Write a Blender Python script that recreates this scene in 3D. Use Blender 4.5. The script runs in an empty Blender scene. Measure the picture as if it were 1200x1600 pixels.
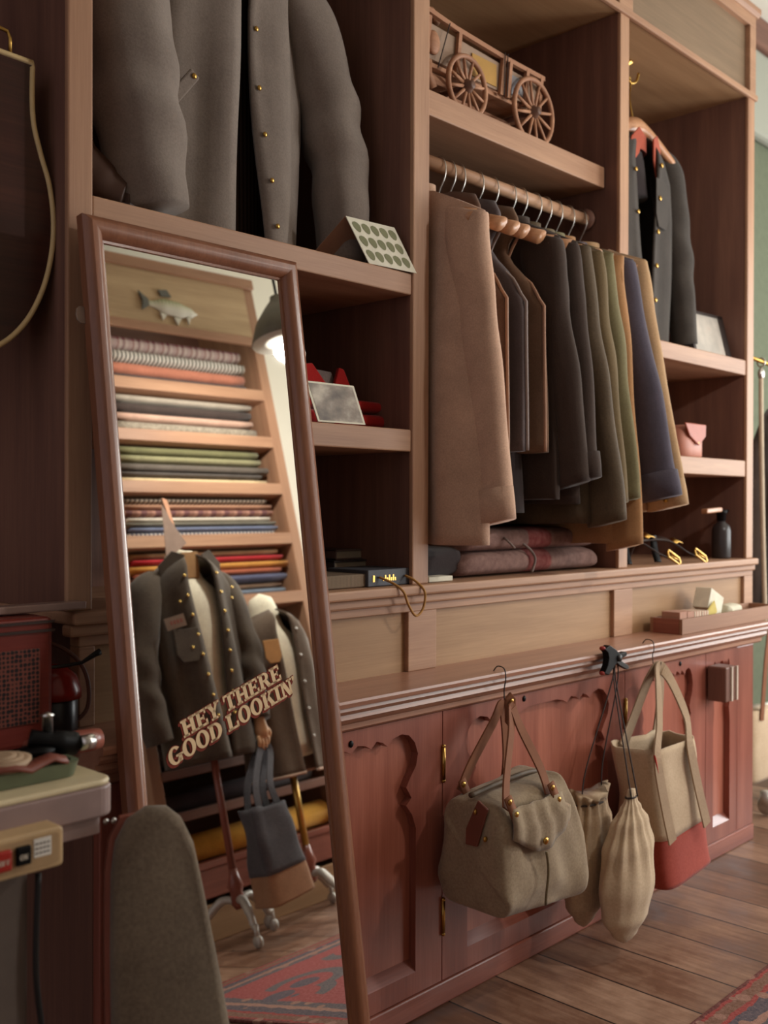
import bpy, bmesh, math, random
from mathutils import Vector, Matrix, noise
random.seed(7)
SC = bpy.context.scene
COL = SC.collection
PI = math.pi
sin, cos = math.sin, math.cos

# ------------------------------------------------------------------ camera, world, lights, exposure
cam_d = bpy.data.cameras.new('camera'); cam = bpy.data.objects.new('camera', cam_d); COL.objects.link(cam)
CAMP = Vector((-.8721, -1.5342, 1.0717)); yaw, pit, rol = .80587, -.00524, .00273
F = Vector((sin(yaw)*cos(pit), cos(yaw)*cos(pit), sin(pit))); R0 = Vector((cos(yaw), -sin(yaw), 0)); U0 = R0.cross(F)
R1 = cos(rol)*R0 + sin(rol)*U0; U1 = -sin(rol)*R0 + cos(rol)*U0
m = Matrix((R1, U1, -F)).transposed().to_4x4(); m.translation = CAMP; cam.matrix_world = m
cam_d.sensor_fit = 'HORIZONTAL'; cam_d.sensor_width = 36; cam_d.lens = 1602.9/1200*36; cam_d.clip_start = .02
cam_d.dof.use_dof = True; cam_d.dof.focus_distance = 2.0; cam_d.dof.aperture_fstop = 5.0
SC.camera = cam
SC.view_settings.view_transform = 'Standard'; SC.view_settings.look = 'None'
SC.view_settings.gamma = 1; SC.view_settings.use_curve_mapping = False
SC.view_settings.exposure = 0.0
W = bpy.data.worlds.new('world'); SC.world = W; W.use_nodes = True
W.node_tree.nodes['Background'].inputs[0].default_value = (.78, .72, .77, 1)
W.node_tree.nodes['Background'].inputs[1].default_value = .74
def area(name, loc, rot, sx, sy, power, col):
    l = bpy.data.lights.new(name, 'AREA'); l.shape = 'RECTANGLE'; l.size = sx; l.size_y = sy; l.energy = power; l.color = col
    o = bpy.data.objects.new(name, l); COL.objects.link(o); o.location = loc; o.rotation_euler = rot; return o
# daylight through the end wall's window and the street-side window
area('daylight_end_window', (4.72, -1.25, 1.55), (0, PI/2+.03, 0), 1.7, 1.5, 70, (.97, 1.0, .99))
area('daylight_street_window', (3.65, -2.57, 1.42), (PI/2, 0, 0), 1.4, 1.6, 70, (.97, 1.0, .99))

# ------------------------------------------------------------------ materials
def lin(c):
    return tuple((x/255/12.92 if x/255 <= .04045 else ((x/255+.055)/1.055)**2.4) for x in c) + (1,)
class NT:
    def __init__(s, name, rough=.6, spec=.3):
        s.m = bpy.data.materials.new(name); s.m.use_nodes = True; s.t = s.m.node_tree; s.b = s.t.nodes['Principled BSDF']
        s.b.inputs['Roughness'].default_value = rough; s.b.inputs['Specular IOR Level'].default_value = spec
    def n(s, typ, **kw):
        o = s.t.nodes.new(typ)
        for k, v in kw.items():
            if k.startswith('i_'): o.inputs[int(k[2:]) if k[2:].isdigit() else k[2:]].default_value = v
            else: setattr(o, k, v)
        return o
    def l(s, a, b): s.t.links.new(a, b)
    def coord(s, sc, kind='Object', rot=(0, 0, 0)):
        c = s.n('ShaderNodeTexCoord'); mp = s.n('ShaderNodeMapping'); s.l(c.outputs[kind], mp.inputs[0])
        mp.inputs['Scale'].default_value = sc; mp.inputs['Rotation'].default_value = rot; return mp.outputs[0]
    def noise(s, vec, scale, detail=4, rough=.55):
        o = s.n('ShaderNodeTexNoise'); o.inputs['Scale'].default_value = scale; o.inputs['Detail'].default_value = detail
        o.inputs['Roughness'].default_value = rough; s.l(vec, o.inputs['Vector']); return o.outputs['Fac']
    def ramp(s, fac, stops):
        o = s.n('ShaderNodeValToRGB'); e = o.color_ramp.elements
        while len(e) < len(stops): e.new(.5)
        for k, (p, c) in zip(e, stops): k.position = p; k.color = c
        s.l(fac, o.inputs[0]); return o.outputs[0]
    def mix(s, fac, a, b, mode='MIX'):
        o = s.n('ShaderNodeMix', data_type='RGBA', blend_type=mode)
        for v, i in ((fac, 0), (a, 6), (b, 7)):
            if hasattr(v, 'links'): s.l(v, o.inputs[i])
            else: o.inputs[i].default_value = v
        return o.outputs[2]
    def math(s, op, a, b=0.0, c=0.0):
        o = s.n('ShaderNodeMath', operation=op)
        for v, i in ((a, 0), (b, 1), (c, 2)):
            if hasattr(v, 'links'): s.l(v, o.inputs[i])
            else: o.inputs[i].default_value = v
        return o.outputs[0]
    def bump(s, h, st, dist=.002):
        o = s.n('ShaderNodeBump'); o.inputs['Strength'].default_value = st; o.inputs['Distance'].default_value = dist
        s.l(h, o.inputs['Height']); s.l(o.outputs[0], s.b.inputs['Normal'])
    def base(s, c):
        if hasattr(c, 'links'): s.l(c, s.b.inputs['Base Color'])
        else: s.b.inputs['Base Color'].default_value = c
def wood(name, dark, light, axis='x', rough=.5, coat=0, var=1.0, spec=.3):
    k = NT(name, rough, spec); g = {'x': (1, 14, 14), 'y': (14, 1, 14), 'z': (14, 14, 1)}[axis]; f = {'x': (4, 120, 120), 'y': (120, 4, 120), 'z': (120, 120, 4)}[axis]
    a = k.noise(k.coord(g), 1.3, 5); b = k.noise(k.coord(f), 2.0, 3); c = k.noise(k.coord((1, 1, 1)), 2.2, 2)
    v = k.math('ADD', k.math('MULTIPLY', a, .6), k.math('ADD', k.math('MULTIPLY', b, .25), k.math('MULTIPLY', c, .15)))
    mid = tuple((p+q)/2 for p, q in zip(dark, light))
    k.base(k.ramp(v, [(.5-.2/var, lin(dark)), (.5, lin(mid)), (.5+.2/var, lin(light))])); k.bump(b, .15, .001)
    if coat: k.b.inputs['Coat Weight'].default_value = coat; k.b.inputs['Coat Roughness'].default_value = .25
    return k.m
def cloth(name, col, col2=None, scale=900, rough=.95, sheen=.15, mott=.5, bump=.25):
    k = NT(name, rough, .15); col2 = col2 or tuple(min(255, x*1.16+4) for x in col)
    v = k.noise(k.coord((1, 1, 1)), 14, 4); w = k.noise(k.coord((1, 1, 1)), scale*.35, 2)
    f = k.math('ADD', k.math('MULTIPLY', v, mott), k.math('MULTIPLY', w, 1-mott))
    k.base(k.ramp(f, [(.32, lin(col)), (.68, lin(col2))])); k.bump(w, bump, .0015)
    k.b.inputs['Sheen Weight'].default_value = sheen; return k.m
def plain(name, col, rough=.5, metal=0, spec=.4, emis=0):
    k = NT(name, rough, spec); v = k.noise(k.coord((1, 1, 1)), 30, 3)
    k.base(k.ramp(v, [(.3, lin(tuple(x*.96 for x in col))), (.7, lin(tuple(min(255, x*1.03) for x in col)))]))
    k.b.inputs['Metallic'].default_value = metal
    if emis: k.b.inputs['Emission Color'].default_value = lin(col); k.b.inputs['Emission Strength'].default_value = emis
    return k.m
def stripes(name, cols, period, axis=0, axis2=None, cols2=None, rough=.9):
    """woven pattern: colour bands along one axis, optionally multiplied with bands along another"""
    k = NT(name, rough, .15)
    def bands(ax, cs, per):
        c = k.n('ShaderNodeTexCoord'); s = k.n('ShaderNodeSeparateXYZ'); k.l(c.outputs['Object'], s.inputs[0])
        v = s.outputs[ax] if not isinstance(ax, tuple) else k.math('ADD', s.outputs[ax[0]], s.outputs[ax[1]])
        fr = k.math('FRACT', k.math('DIVIDE', v, per)); r = k.n('ShaderNodeValToRGB'); r.color_ramp.interpolation = 'CONSTANT'
        e = r.color_ramp.elements
        while len(e) < len(cs): e.new(.5)
        for q, (p, cc) in zip(e, cs): q.position = p; q.color = lin(cc)
        k.l(fr, r.inputs[0]); return r.outputs[0]
    o = bands(axis, cols, period)
    if cols2: o = k.mix(.5, o, bands(axis2, cols2, period))
    k.base(o); k.bump(k.noise(k.coord((1, 1, 1)), 300, 2), .2); return k.m

OAK = dict(dark=(146, 106, 82), light=(192, 150, 118))
M = {}
for ax in 'xyz':
    M['oak_'+ax] = wood('oak_'+ax, OAK['dark'], OAK['light'], ax, .5)
    M['ply_'+ax] = wood('panel_oak_'+ax, (140, 104, 72), (184, 146, 108), ax, .55, 0, .8)
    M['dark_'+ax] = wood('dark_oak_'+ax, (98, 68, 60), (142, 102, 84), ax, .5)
    M['mah_'+ax] = wood('mahogany_'+ax, (116, 60, 48), (168, 102, 84), ax, .34, .45)
M['fascia'] = wood('fascia_wood', (112, 91, 71), (144, 119, 94), 'x', .6)
M['warmply'] = wood('warm_panel', (166, 138, 104), (208, 180, 142), 'x', .6)
M['tray'] = wood('tray_wood', (136, 98, 76), (166, 126, 100), 'x', .6)
M['top_x'] = wood('counter_wood', (140, 96, 76), (190, 142, 116), 'x', .36, .2)
M['mahpanel'] = wood('mahogany_panel', (136, 74, 58), (190, 118, 96), 'z', .32, .5)
M['frame'] = wood('mirror_frame_wood', (110, 66, 46), (158, 106, 78), 'z', .35, .3)
M['hang'] = wood('hanger_wood', (160, 108, 74), (208, 156, 116), 'y', .4, .2)
M['wagon'] = wood('wagon_wood', (136, 92, 68), (196, 146, 112), 'x', .6)
M['brass'] = plain('brass', (190, 150, 80), .3, 1); M['steel'] = plain('steel', (200, 196, 190), .3, 1)
M['iron'] = plain('dark_iron', (40, 36, 34), .5, .3); M['black'] = plain('black_plastic', (13, 11, 11), .5, 0, .15)
M['leather'] = plain('tan_leather', (128, 82, 58), .75, 0, .15); M['dleather'] = plain('dark_leather', (52, 34, 28), .45)
M['paper'] = plain('paper', (222, 214, 196), .8, 0, .1); M['cord'] = plain('brown_cord', (168, 120, 60), .8)
M['string'] = plain('dark_string', (52, 40, 36), .8); M['white'] = plain('white_plaster', (232, 228, 214), .9, 0, .1)
def flat(name, col, rough=.9):
    k = NT(name, rough, .1); k.base(lin(col)); return k.m
M['white'] = flat('white_plaster', (234, 230, 216))
M['cornice'] = flat('cornice_paint', (158, 158, 146))
M['sage'] = plain('sage_wall_paint', (106, 111, 92), .85, 0, .15); M['redplastic'] = plain('red_plastic', (130, 32, 24), .25)
M['castwhite'] = plain('pale_metal', (190, 184, 176), .4, .3); M['formwhite'] = cloth('form_cloth', (222, 212, 190), None, 600)

# ------------------------------------------------------------------ mesh helpers
ORG = {}
class MB:
    def __init__(s): s.v = []; s.f = []; s.mi = []
    def add(s, vs, fs, mi=0):
        b = len(s.v); s.v += [Vector(p) for p in vs]; s.f += [tuple(b+i for i in f) for f in fs]; s.mi += [mi]*len(fs); return s
    def box(s, x0, x1, y0, y1, z0, z1, mi=0):
        vs = [(x, y, z) for x in (x0, x1) for y in (y0, y1) for z in (z0, z1)]
        return s.add(vs, [(0, 1, 3, 2), (4, 6, 7, 5), (0, 4, 5, 1), (2, 3, 7, 6), (0, 2, 6, 4), (1, 5, 7, 3)], mi)
    def obox(s, c, ax, ay, az, mi=0):
        c = Vector(c); ax, ay, az = Vector(ax), Vector(ay), Vector(az)
        vs = [c+ax*i+ay*j+az*k for i in (-1, 1) for j in (-1, 1) for k in (-1, 1)]
        return s.add(vs, [(0, 1, 3, 2), (4, 6, 7, 5), (0, 4, 5, 1), (2, 3, 7, 6), (0, 2, 6, 4), (1, 5, 7, 3)], mi)
    def loft(s, rings, cap=True, mi=0, closed=True):
        n = len(rings[0]); vs = [p for r in rings for p in r]; fs = []
        for i in range(len(rings)-1):
            for j in range(n if closed else n-1):
                k = (j+1) % n; fs.append((i*n+j, i*n+k, (i+1)*n+k, (i+1)*n+j))
        if cap and closed: fs += [tuple(reversed(range(n))), tuple((len(rings)-1)*n+j for j in range(n))]
        return s.add(vs, fs, mi)
    def tube(s, path, r, n=10, mi=0, flat=1.0, closed=False):
        path = [Vector(p) for p in path]; L = len(path); rings = []; up = None
        for i, p in enumerate(path):
            if closed: t = path[(i+1) % L]-path[i-1]
            else: t = path[min(i+1, L-1)]-path[max(i-1, 0)]
            t.normalize()
            if up is None: up = t.orthogonal().normalized()
            else: up = (up-t*up.dot(t)).normalized()
            q = t.cross(up); rr = r[i] if isinstance(r, (list, tuple)) else r
            rings.append([p+up*cos(2*PI*k/n)*rr+q*sin(2*PI*k/n)*rr*flat for k in range(n)])
        if closed: rings.append(rings[0]); return s.loft(rings, False, mi)
        return s.loft(rings, True, mi)
    def ribbon(s, path, wdir, w, t, mi=0):
        """flat strap: rectangle w x t swept along path; wdir = width direction (one or one per point)"""
        path = [Vector(p) for p in path]; rings = []
        for i, p in enumerate(path):
            tg = (path[min(i+1, len(path)-1)]-path[max(i-1, 0)]).normalized(); wd = tg.cross(Vector((0, 1, 0))) if wdir is None else Vector(wdir[i] if isinstance(wdir, list) else wdir)
            wd = (wd-tg*wd.dot(tg)).normalized(); nn = tg.cross(wd); ww = w[i] if isinstance(w, list) else w
            rings.append([p+wd*ww/2+nn*t/2, p-wd*ww/2+nn*t/2, p-wd*ww/2-nn*t/2, p+wd*ww/2-nn*t/2])
        return s.loft(rings, True, mi)
    def prism(s, out, o, ax, ay, d, mi=0):
        """polygon out [(a,b)] in plane o+a*ax+b*ay, extruded by vector d"""
        o, ax, ay, d = Vector(o), Vector(ax), Vector(ay), Vector(d); n = len(out)
        a = [o+ax*p+ay*q for p, q in out]; vs = a+[p+d for p in a]
        fs = [tuple(range(n)), tuple(reversed(range(n, 2*n)))]+[(i, (i+1) % n, n+(i+1) % n, n+i) for i in range(n)]
        return s.add(vs, fs, mi)
    def lathe(s, prof, c, axis='z', n=24, mi=0):
        c = Vector(c); rings = []
        for r, h in prof:
            ring = []
            for k in range(n):
                u, w = r*cos(2*PI*k/n), r*sin(2*PI*k/n)
                ring.append(c+(Vector((u, w, h)) if axis == 'z' else Vector((u, h, w)) if axis == 'y' else Vector((h, u, w))))
            rings.append(ring)
        return s.loft(rings, True, mi)
    def ball(s, c, rx, ry=None, rz=None, n=14, mi=0):
        ry = ry or rx; rz = rz or rx; c = Vector(c)
        rings = [[c+Vector((rx*sin(PI*i/9)*cos(2*PI*k/n), ry*sin(PI*i/9)*sin(2*PI*k/n), -rz*cos(PI*i/9))) for k in range(n)] for i in range(1, 9)]
        return s.loft(rings, True, mi)
    def build(s, name, mats, parent=None, smooth=False, bevel=0, sub=0, solid=0, label=None, ang=None):
        me = bpy.data.meshes.new(name); org = ORG.get(parent.name, Vector()) if parent else Vector()
        me.from_pydata([p-org for p in s.v], [], s.f)
        for mt in (mats if isinstance(mats, list) else [mats]): me.materials.append(mt)
        for p, i in zip(me.polygons, s.mi): p.material_index = i; p.use_smooth = smooth
        bm = bmesh.new(); bm.from_mesh(me)
        bmesh.ops.recalc_face_normals(bm, faces=bm.faces); bm.to_mesh(me); bm.free()
        o = bpy.data.objects.new(name, me); COL.objects.link(o)
        if parent: o.parent = parent; ORG[o.name] = org
        if label: o['label'] = label
        if solid: q = o.modifiers.new('solidify', 'SOLIDIFY'); q.thickness = solid; q.offset = 0
        if bevel: q = o.modifiers.new('bevel', 'BEVEL'); q.width = bevel; q.segments = 2; q.limit_method = 'ANGLE'; q.angle_limit = .7
        if sub: q = o.modifiers.new('subsurf', 'SUBSURF'); q.levels = sub; q.render_levels = sub
        if ang: me.set_sharp_from_angle(angle=ang)
        return o
def tag(o, label, cat, group=None, kind=None):
    o['label'] = label; o['category'] = cat
    if group: o['group'] = group
    if kind: o['kind'] = kind
    return o
def thing(name, label, cat, loc, group=None):
    o = bpy.data.objects.new(name, None); COL.objects.link(o); o.location = loc; ORG[o.name] = Vector(loc); o.empty_display_size = .05
    return tag(o, label, cat, group)
def struct(o): o['kind'] = 'structure'; return o
def lerp(a, b, t): return a+(b-a)*t
def interp(xs, ys, x):
    if x <= xs[0]: return ys[0]
    for i in range(len(xs)-1):
        if x <= xs[i+1]:
            t = (x-xs[i])/(xs[i+1]-xs[i]); t = t*t*(3-2*t); return ys[i]+(ys[i+1]-ys[i])*t
    return ys[-1]
def spline(pts, n=8):
    pts = [Vector(p) for p in pts]; out = []
    for i in range(len(pts)-1):
        p0, p1, p2, p3 = pts[max(i-1, 0)], pts[i], pts[i+1], pts[min(i+2, len(pts)-1)]
        for k in range(n):
            t = k/n; out.append(.5*((2*p1)+(p2-p0)*t+(2*p0-5*p1+4*p2-p3)*t*t+(3*p1-p0-3*p2+p3)*t**3))
    return out+[pts[-1]]
def nz(x, y, z): return noise.noise(Vector((x, y, z)))

# ------------------------------------------------------------------ setting
k = NT('floorboards', .42, .35)
c = k.n('ShaderNodeTexCoord'); sp = k.n('ShaderNodeSeparateXYZ'); k.l(c.outputs['Object'], sp.inputs[0])
row = k.math('FLOOR', k.math('DIVIDE', sp.outputs[0], .165)); fr = k.math('FRACT', k.math('DIVIDE', sp.outputs[0], .165))
gap = k.math('LESS_THAN', fr, .03)
wn = k.n('ShaderNodeTexWhiteNoise', noise_dimensions='1D'); k.l(row, wn.inputs['W'])
g = k.noise(k.coord((26, 2, 1)), 2, 6, .65); w2 = k.noise(k.coord((1, 1, 1)), 7, 6, .7)
v = k.math('ADD', k.math('MULTIPLY', wn.outputs['Value'], .22), k.math('ADD', k.math('MULTIPLY', g, .35), k.math('MULTIPLY', w2, .5)))
colr = k.ramp(v, [(.3, lin((68, 44, 34))), (.52, lin((114, 79, 60))), (.75, lin((168, 132, 108)))])
k.base(k.mix(gap, colr, lin((34, 20, 15)))); k.bump(k.math('SUBTRACT', w2, k.math('MULTIPLY', gap, 2)), .3, .003)
k.l(k.ramp(w2, [(.3, (.3, .3, .3, 1)), (.7, (.6, .6, .6, 1))]), k.b.inputs['Roughness'])
struct(MB().box(-3.0, 4.8, -2.6, .5, -.03, 0).build('floor', k.m))
struct(MB().box(-3.0, 4.8, -2.6, .56, 3.25, 3.31).build('ceiling', M['white']))
struct(MB().box(-3.0, 4.8, .5, .56, -.03, 3.25).build('wall_back', M['sage']))
# end wall and street wall, each with a window opening
b = MB(); b.box(4.75, 4.8, -2.6, -2.1, 0, 3.25); b.box(4.75, 4.8, -.4, .5, 0, 3.25); b.box(4.75, 4.8, -2.1, -.4, 0, .7); b.box(4.75, 4.8, -2.1, -.4, 2.4, 3.25)
struct(b.build('wall_right', M['sage']))
b = MB()
for x0, x1 in ((-3, 2.9), (4.4, 4.8)): b.box(x0, x1, -2.65, -2.6, 0, 3.25)
for x0, x1 in ((2.9, 4.4),): b.box(x0, x1, -2.65, -2.6, 0, .6); b.box(x0, x1, -2.65, -2.6, 2.5, 3.25)
struct(b.build('wall_front', M['white']))
gl = NT('window_glass', .02, .5); gl.b.inputs['Transmission Weight'].default_value = 1; gl.base((.95, .97, .95, 1))
b = MB()
for y in (-2.1, -1.275, -.44): b.box(4.74, 4.8, y, y+.04, .7, 2.4)
for z in (.7, 1.53, 2.36): b.box(4.74, 4.8, -2.1, -.4, z, z+.04)
w1 = struct(b.build('window_1', M['white'])); MB().box(4.775, 4.779, -2.1, -.4, .7, 2.4).build('pane', gl.m, w1)
for wi, wx in ((2, 2.9),):
    b = MB()
    for x in (wx, wx+.73, wx+1.46): b.box(x, x+.04, -2.66, -2.59, .6, 2.5)
    for z in (.6, 1.53, 2.46): b.box(wx, wx+1.5, -2.66, -2.59, z, z+.04)
    w2_ = struct(b.build('window_%d' % wi, M['white'])); MB().box(wx, wx+1.5, -2.63, -2.626, .6, 2.5).build('pane', gl.m, w2_)
struct(MB().box(2.62, 4.75, .44, .5, 2.74, 3.12).build('trim_1', M['cornice'], bevel=.02))
struct(MB().box(-3, 4.75, .42, .5, 3.12, 3.25).build('trim_2', M['dark_x'], bevel=.01))
struct(MB().box(2.62, 4.75, .48, .5, 0, .16).build('baseboard_back', M['white'], bevel=.005))

# ------------------------------------------------------------------ upper shelving unit (x along the wall, front face y = 0)
SH = thing('shelving_unit', 'tall oak wall shelving unit with open bays, standing on the red panelled cabinet', 'shelves', (1.2, .2, .705))
D = .45; ZT = 2.475; ZL = .898
PX = [(-.021, .025), (.818, .872), (1.688, 1.736), (2.516, 2.567)]
for a, bb in PX: MB().box(a, bb, 0, .012, ZL, ZT).build('post', M['oak_z'], SH, bevel=.003)
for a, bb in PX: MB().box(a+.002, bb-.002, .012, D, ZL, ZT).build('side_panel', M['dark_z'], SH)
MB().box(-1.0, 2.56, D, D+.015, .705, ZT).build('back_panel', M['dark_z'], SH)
MB().box(-1.0, 2.567, 0.0, D, ZT, ZT+.02).build('top_board', M['ply_x'], SH)
def shelf(x0, x1, z0, z1, y0=0.004): return MB().box(x0+.001, x1-.001, y0, D, z0, z1).build('shelf', M['oak_x'], SH, bevel=.003)
shelf(.025, .818, 1.542, 1.590); shelf(.025, .818, 1.194, 1.243); shelf(.872, 1.688, 1.985, 2.045, .05)
shelf(1.736, 2.516, 1.524, 1.575); shelf(1.736, 2.516, 1.177, 1.232)
MB().box(-.021, 2.567, -.022, D, ZL-.022, ZL).build('ledge_board', M['oak_x'], SH, bevel=.005)
MB().box(-.021, 2.567, -.010, 0.02, ZL-.042, ZL-.022).build('ledge_moulding', M['oak_x'], SH, bevel=.005)
# base panels framed below the ledge
b = MB(); b.box(0, 2.567, 0, .03, ZL-.06, ZL-.04)
for a, bb in ((0, .03), (.805, .9), (1.665, 1.765), (2.50, 2.567)): b.box(a, bb, 0, .03, .705, ZL-.06)
b.build('base_frame', M['oak_x'], SH, bevel=.002)
for a, bb in ((.03, .805), (.9, 1.665), (1.765, 2.50)):
    MB().box(a, bb, .012, .024, .705, ZL-.06).build('base_panel', M['ply_x'], SH)
# fascia over the bays
b = MB(); b.box(-1.0, 2.575, -.008, .006, ZT-.004, ZT+.016); b.box(-1.0, 2.567, -.004, .03, 2.72, 2.76)
for a, bb in ((-.03, .03), (.81, .88), (1.675, 1.75), (2.52, 2.567)): b.box(a, bb, -.004, .03, ZT+.016, 2.72)
b.build('fascia_frame', M['oak_x'], SH, bevel=.003)
MB().box(-1.0, 2.53, .014, .026, ZT+.016, 2.72).build('fascia_panel', M['fascia'], SH)
b = MB(); b.loft([[(x, -.006, 2.758), (x, -.016, 2.768), (x, -.016, 2.785), (x, .05, 2.785), (x, .05, 2.758)] for x in (-1.0, 2.58)])
b.build('crown_moulding', M['oak_x'], SH)
MB().box(-1.0, -.047, -.085, D, .684, .705).build('shelf', M['dark_x'], SH, bevel=.003)
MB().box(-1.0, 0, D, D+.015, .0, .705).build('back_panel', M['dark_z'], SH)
b = MB(); b.tube([(.872, .11, 1.905), (1.688, .11, 1.905)], .017, 16); b.build('clothes_rail', M['oak_x'], SH, True)
b = MB(); b.lathe([(.03, 0), (.03, .012), (.02, .014)], (1.674, .11, 1.905), 'x'); b.build('rail_socket', M['dark_y'], SH, True)

# ------------------------------------------------------------------ lower cabinet
LC = thing('base_cabinet', 'long red-brown varnished cabinet with carved arched doors under the shelving', 'cabinet', (1.2, .1, 0))
YF = -.10
MB().box(-.02, 2.35, YF+.022, .44, .02, .66).build('carcass', M['dark_z'], LC)  # dark wood instead of mahogany: shade of the unlit left end put into the colour
MB().box(-.02, 2.352, YF-.004, YF+.03, 0, .05).build('plinth', M['mah_x'], LC, bevel=.004)
prof = [(.45, .705), (-.150, .705), (-.152, .700), (-.150, .692), (-.140, .689), (-.142, .683), (-.136, .676), (-.128, .673), (-.130, .664), (-.122, .656), (-.112, .650), (-.112, .640), (-.104, .634), (.45, .634)]
b = MB(); b.loft([[(x, y, z) for y, z in prof] for x in (-.045, 2.385)]); b.build('countertop', M['top_x'], LC)
MB().box(2.232, 2.352, YF, YF+.03, .05, .634).build('corner_post', M['mah_z'], LC, bevel=.004)
def door(x0, x1, first):
    if x1-x0 < .1: return MB().box(x0, x1-.002, YF, YF+.022, .052, .632).build('corner_post', M['mah_z'], LC, bevel=.003)
    """framed door: carved top rail with scallops and ogee brackets, bevelled panel"""
    w = x1-x0; zt = .632; zb = .052; st = .085 if w > .4 else .05; xl, xr = x0+st, x1-st; zi = .098
    h = []                                              # half opening outline in local u from centre 0..hw, going up the right side
    hw = (xr-xl)/2; s = min(1.0, hw/.27)
    half = [(hw, zi), (hw, .40), (hw-.012*s, .43), (hw-.030*s, .452), (hw-.014*s, .466), (hw-.030*s, .49), (hw-.018*s, .508), (hw, .53), (hw+.006*s, .555), (hw-.004*s, .580), (hw-.022*s, .597), (hw-.045*s, .603), (hw-.072*s, .597), (hw-.086*s, .584)]
    half += [(hw-.100*s, .594), (hw-.118*s, .600), (hw-.134*s, .587), (hw-.150*s, .596), (hw-.172*s, .600), (hw-.19*s, .587), (hw-.205*s, .594), (max(0.0, hw-.235*s), .60)]
    half = [p for p in half if p[0] >= 0]
    cx = (xl+xr)/2; op = [(cx+u, z) for u, z in half]+[(cx-u, z) for u, z in reversed(half) if u > .004]
    bm = bmesh.new(); outer = [(x0+.0015, zb), (x1-.0015, zb), (x1-.0015, zt), (x0+.0015, zt)]
    def loop(pts): 
        vs = [bm.verts.new((x, YF, z)) for x, z in pts]; return [bm.edges.new((vs[i], vs[(i+1) % len(vs)])) for i in range(len(vs))]
    es = loop(outer)+loop(op); bmesh.ops.triangle_fill(bm, edges=es, use_beauty=True)
    r = bmesh.ops.extrude_face_region(bm, geom=bm.faces[:]); bmesh.ops.translate(bm, verts=[e for e in r['geom'] if isinstance(e, bmesh.types.BMVert)], vec=(0, .022, 0))
    bmesh.ops.recalc_face_normals(bm, faces=bm.faces)
    bmesh.ops.translate(bm, verts=bm.verts, vec=-ORG[LC.name]); me = bpy.data.meshes.new('door'); bm.to_mesh(me); bm.free(); me.materials.append(M['mah_z'])
    o = bpy.data.objects.new('door', me); COL.objects.link(o); o.parent = LC; ORG[o.name] = ORG[LC.name]
    MB().box(xl-.01, xr+.01, YF+.0185, YF+.0215, zi-.02, .63).build('door_panel', M['mahpanel'], o)
    b = MB(); b.add([(xl, YF, zi), (xr, YF, zi), (xr, YF+.0185, zi+.022), (xl, YF+.0185, zi+.022), (xl, YF+.0185, zi), (xr, YF+.0185, zi)], [(0, 1, 2, 3), (0, 3, 4), (1, 5, 2), (0, 4, 5, 1), (4, 3, 2, 5)])
    b.build('panel_sill', M['mah_x'], o)
    for hz in (.19, .52):
        q = MB(); q.tube([(x0, YF-.003, hz-.035), (x0, YF-.003, hz+.035)], .0045, 10); q.ball((x0, YF-.003, hz+.037), .005, n=8); q.ball((x0, YF-.003, hz-.037), .005, n=8)
        if first: q.build('hinge', M['brass'], o, True)
    return o
for a, bb, f in ((-.02, .06, False), (.06, .806, False), (.806, 1.555, True), (1.555, 2.02, True), (2.02, 2.232, False)): door(a, bb, f)
for hx in (.53, 1.10, 1.86):
    MB().ball((hx, YF-.001, .607 if hx < 1 else .62), .006, .003, .007).build('key_hole', M['black'], LC, True)
b = MB(); b.obox((2.055, YF-.035, .545), (.036, 0, 0), (0, .030, 0), (0, 0, .052)); lb = b.build('latch_block', M['dark_z'], LC, bevel=.004)
for dx in (-.004, .030): MB().box(2.055+dx-.004, 2.055+dx+.004, YF-.070, YF-.064, .495, .597).build('metal_strip', plain('pale_strip', (206, 188, 170), .4), lb)

# ------------------------------------------------------------------ leaning mirror
MS = .147; ML = math.hypot(1, MS)
MO = Vector((0, -.042, 1.54)); MDN = Vector((0, -MS, -1))/ML; MX = Vector((1, 0, 0)); MN = MX.cross(MDN).normalized()
if MN.y > 0: MN = -MN
def mp(x, d, n=0.0): return MO+MX*x+MDN*d+MN*n           # x, distance down the glass, height off the glass
MI = thing('leaning_mirror', 'tall brown-framed mirror leaning on the shelves, lettered HEY THERE GOOD LOOKIN', 'mirror', (.2, -.14, 0))
X0, X1, DB = -.022, .432, 1.555*ML*.982
def fr(off, n): return [mp(X0+off, off, n), mp(X1-off, off, n), mp(X1-off, DB-off, n), mp(X0+off, DB-off, n)]
prof = [(0, -.013), (0, .004), (.004, .010), (.012, .0145), (.020, .0145), (.028, .011), (.034, .004), (.036, -.002), (.040, -.003), (.040, -.013)]
rings = [fr(o, n) for o, n in prof]; rings.append(rings[0]); b = MB(); b.loft(rings, False); b.build('mirror_frame', M['frame'], MI, True, ang=.5)
mg = NT('mirror_glass', .012, .5); mg.b.inputs['Metallic'].default_value = 1; mg.base((.93, .92, .88, 1))
b = MB(); b.add([mp(X0+.038, .038, -.006), mp(X1-.038, .038, -.006), mp(X1-.038, DB-.038, -.006), mp(X0+.038, DB-.038, -.006)], [(0, 1, 2, 3)]); b.build('mirror_glass', mg.m, MI)
b = MB(); b.add([mp(X0+.01, .01, -.012), mp(X1-.01, .01, -.012), mp(X1-.01, DB-.01, -.012), mp(X0+.01, DB-.01, -.012)], [(0, 1, 2, 3)]); b.build('mirror_backing', M['dark_z'], MI)
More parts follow.
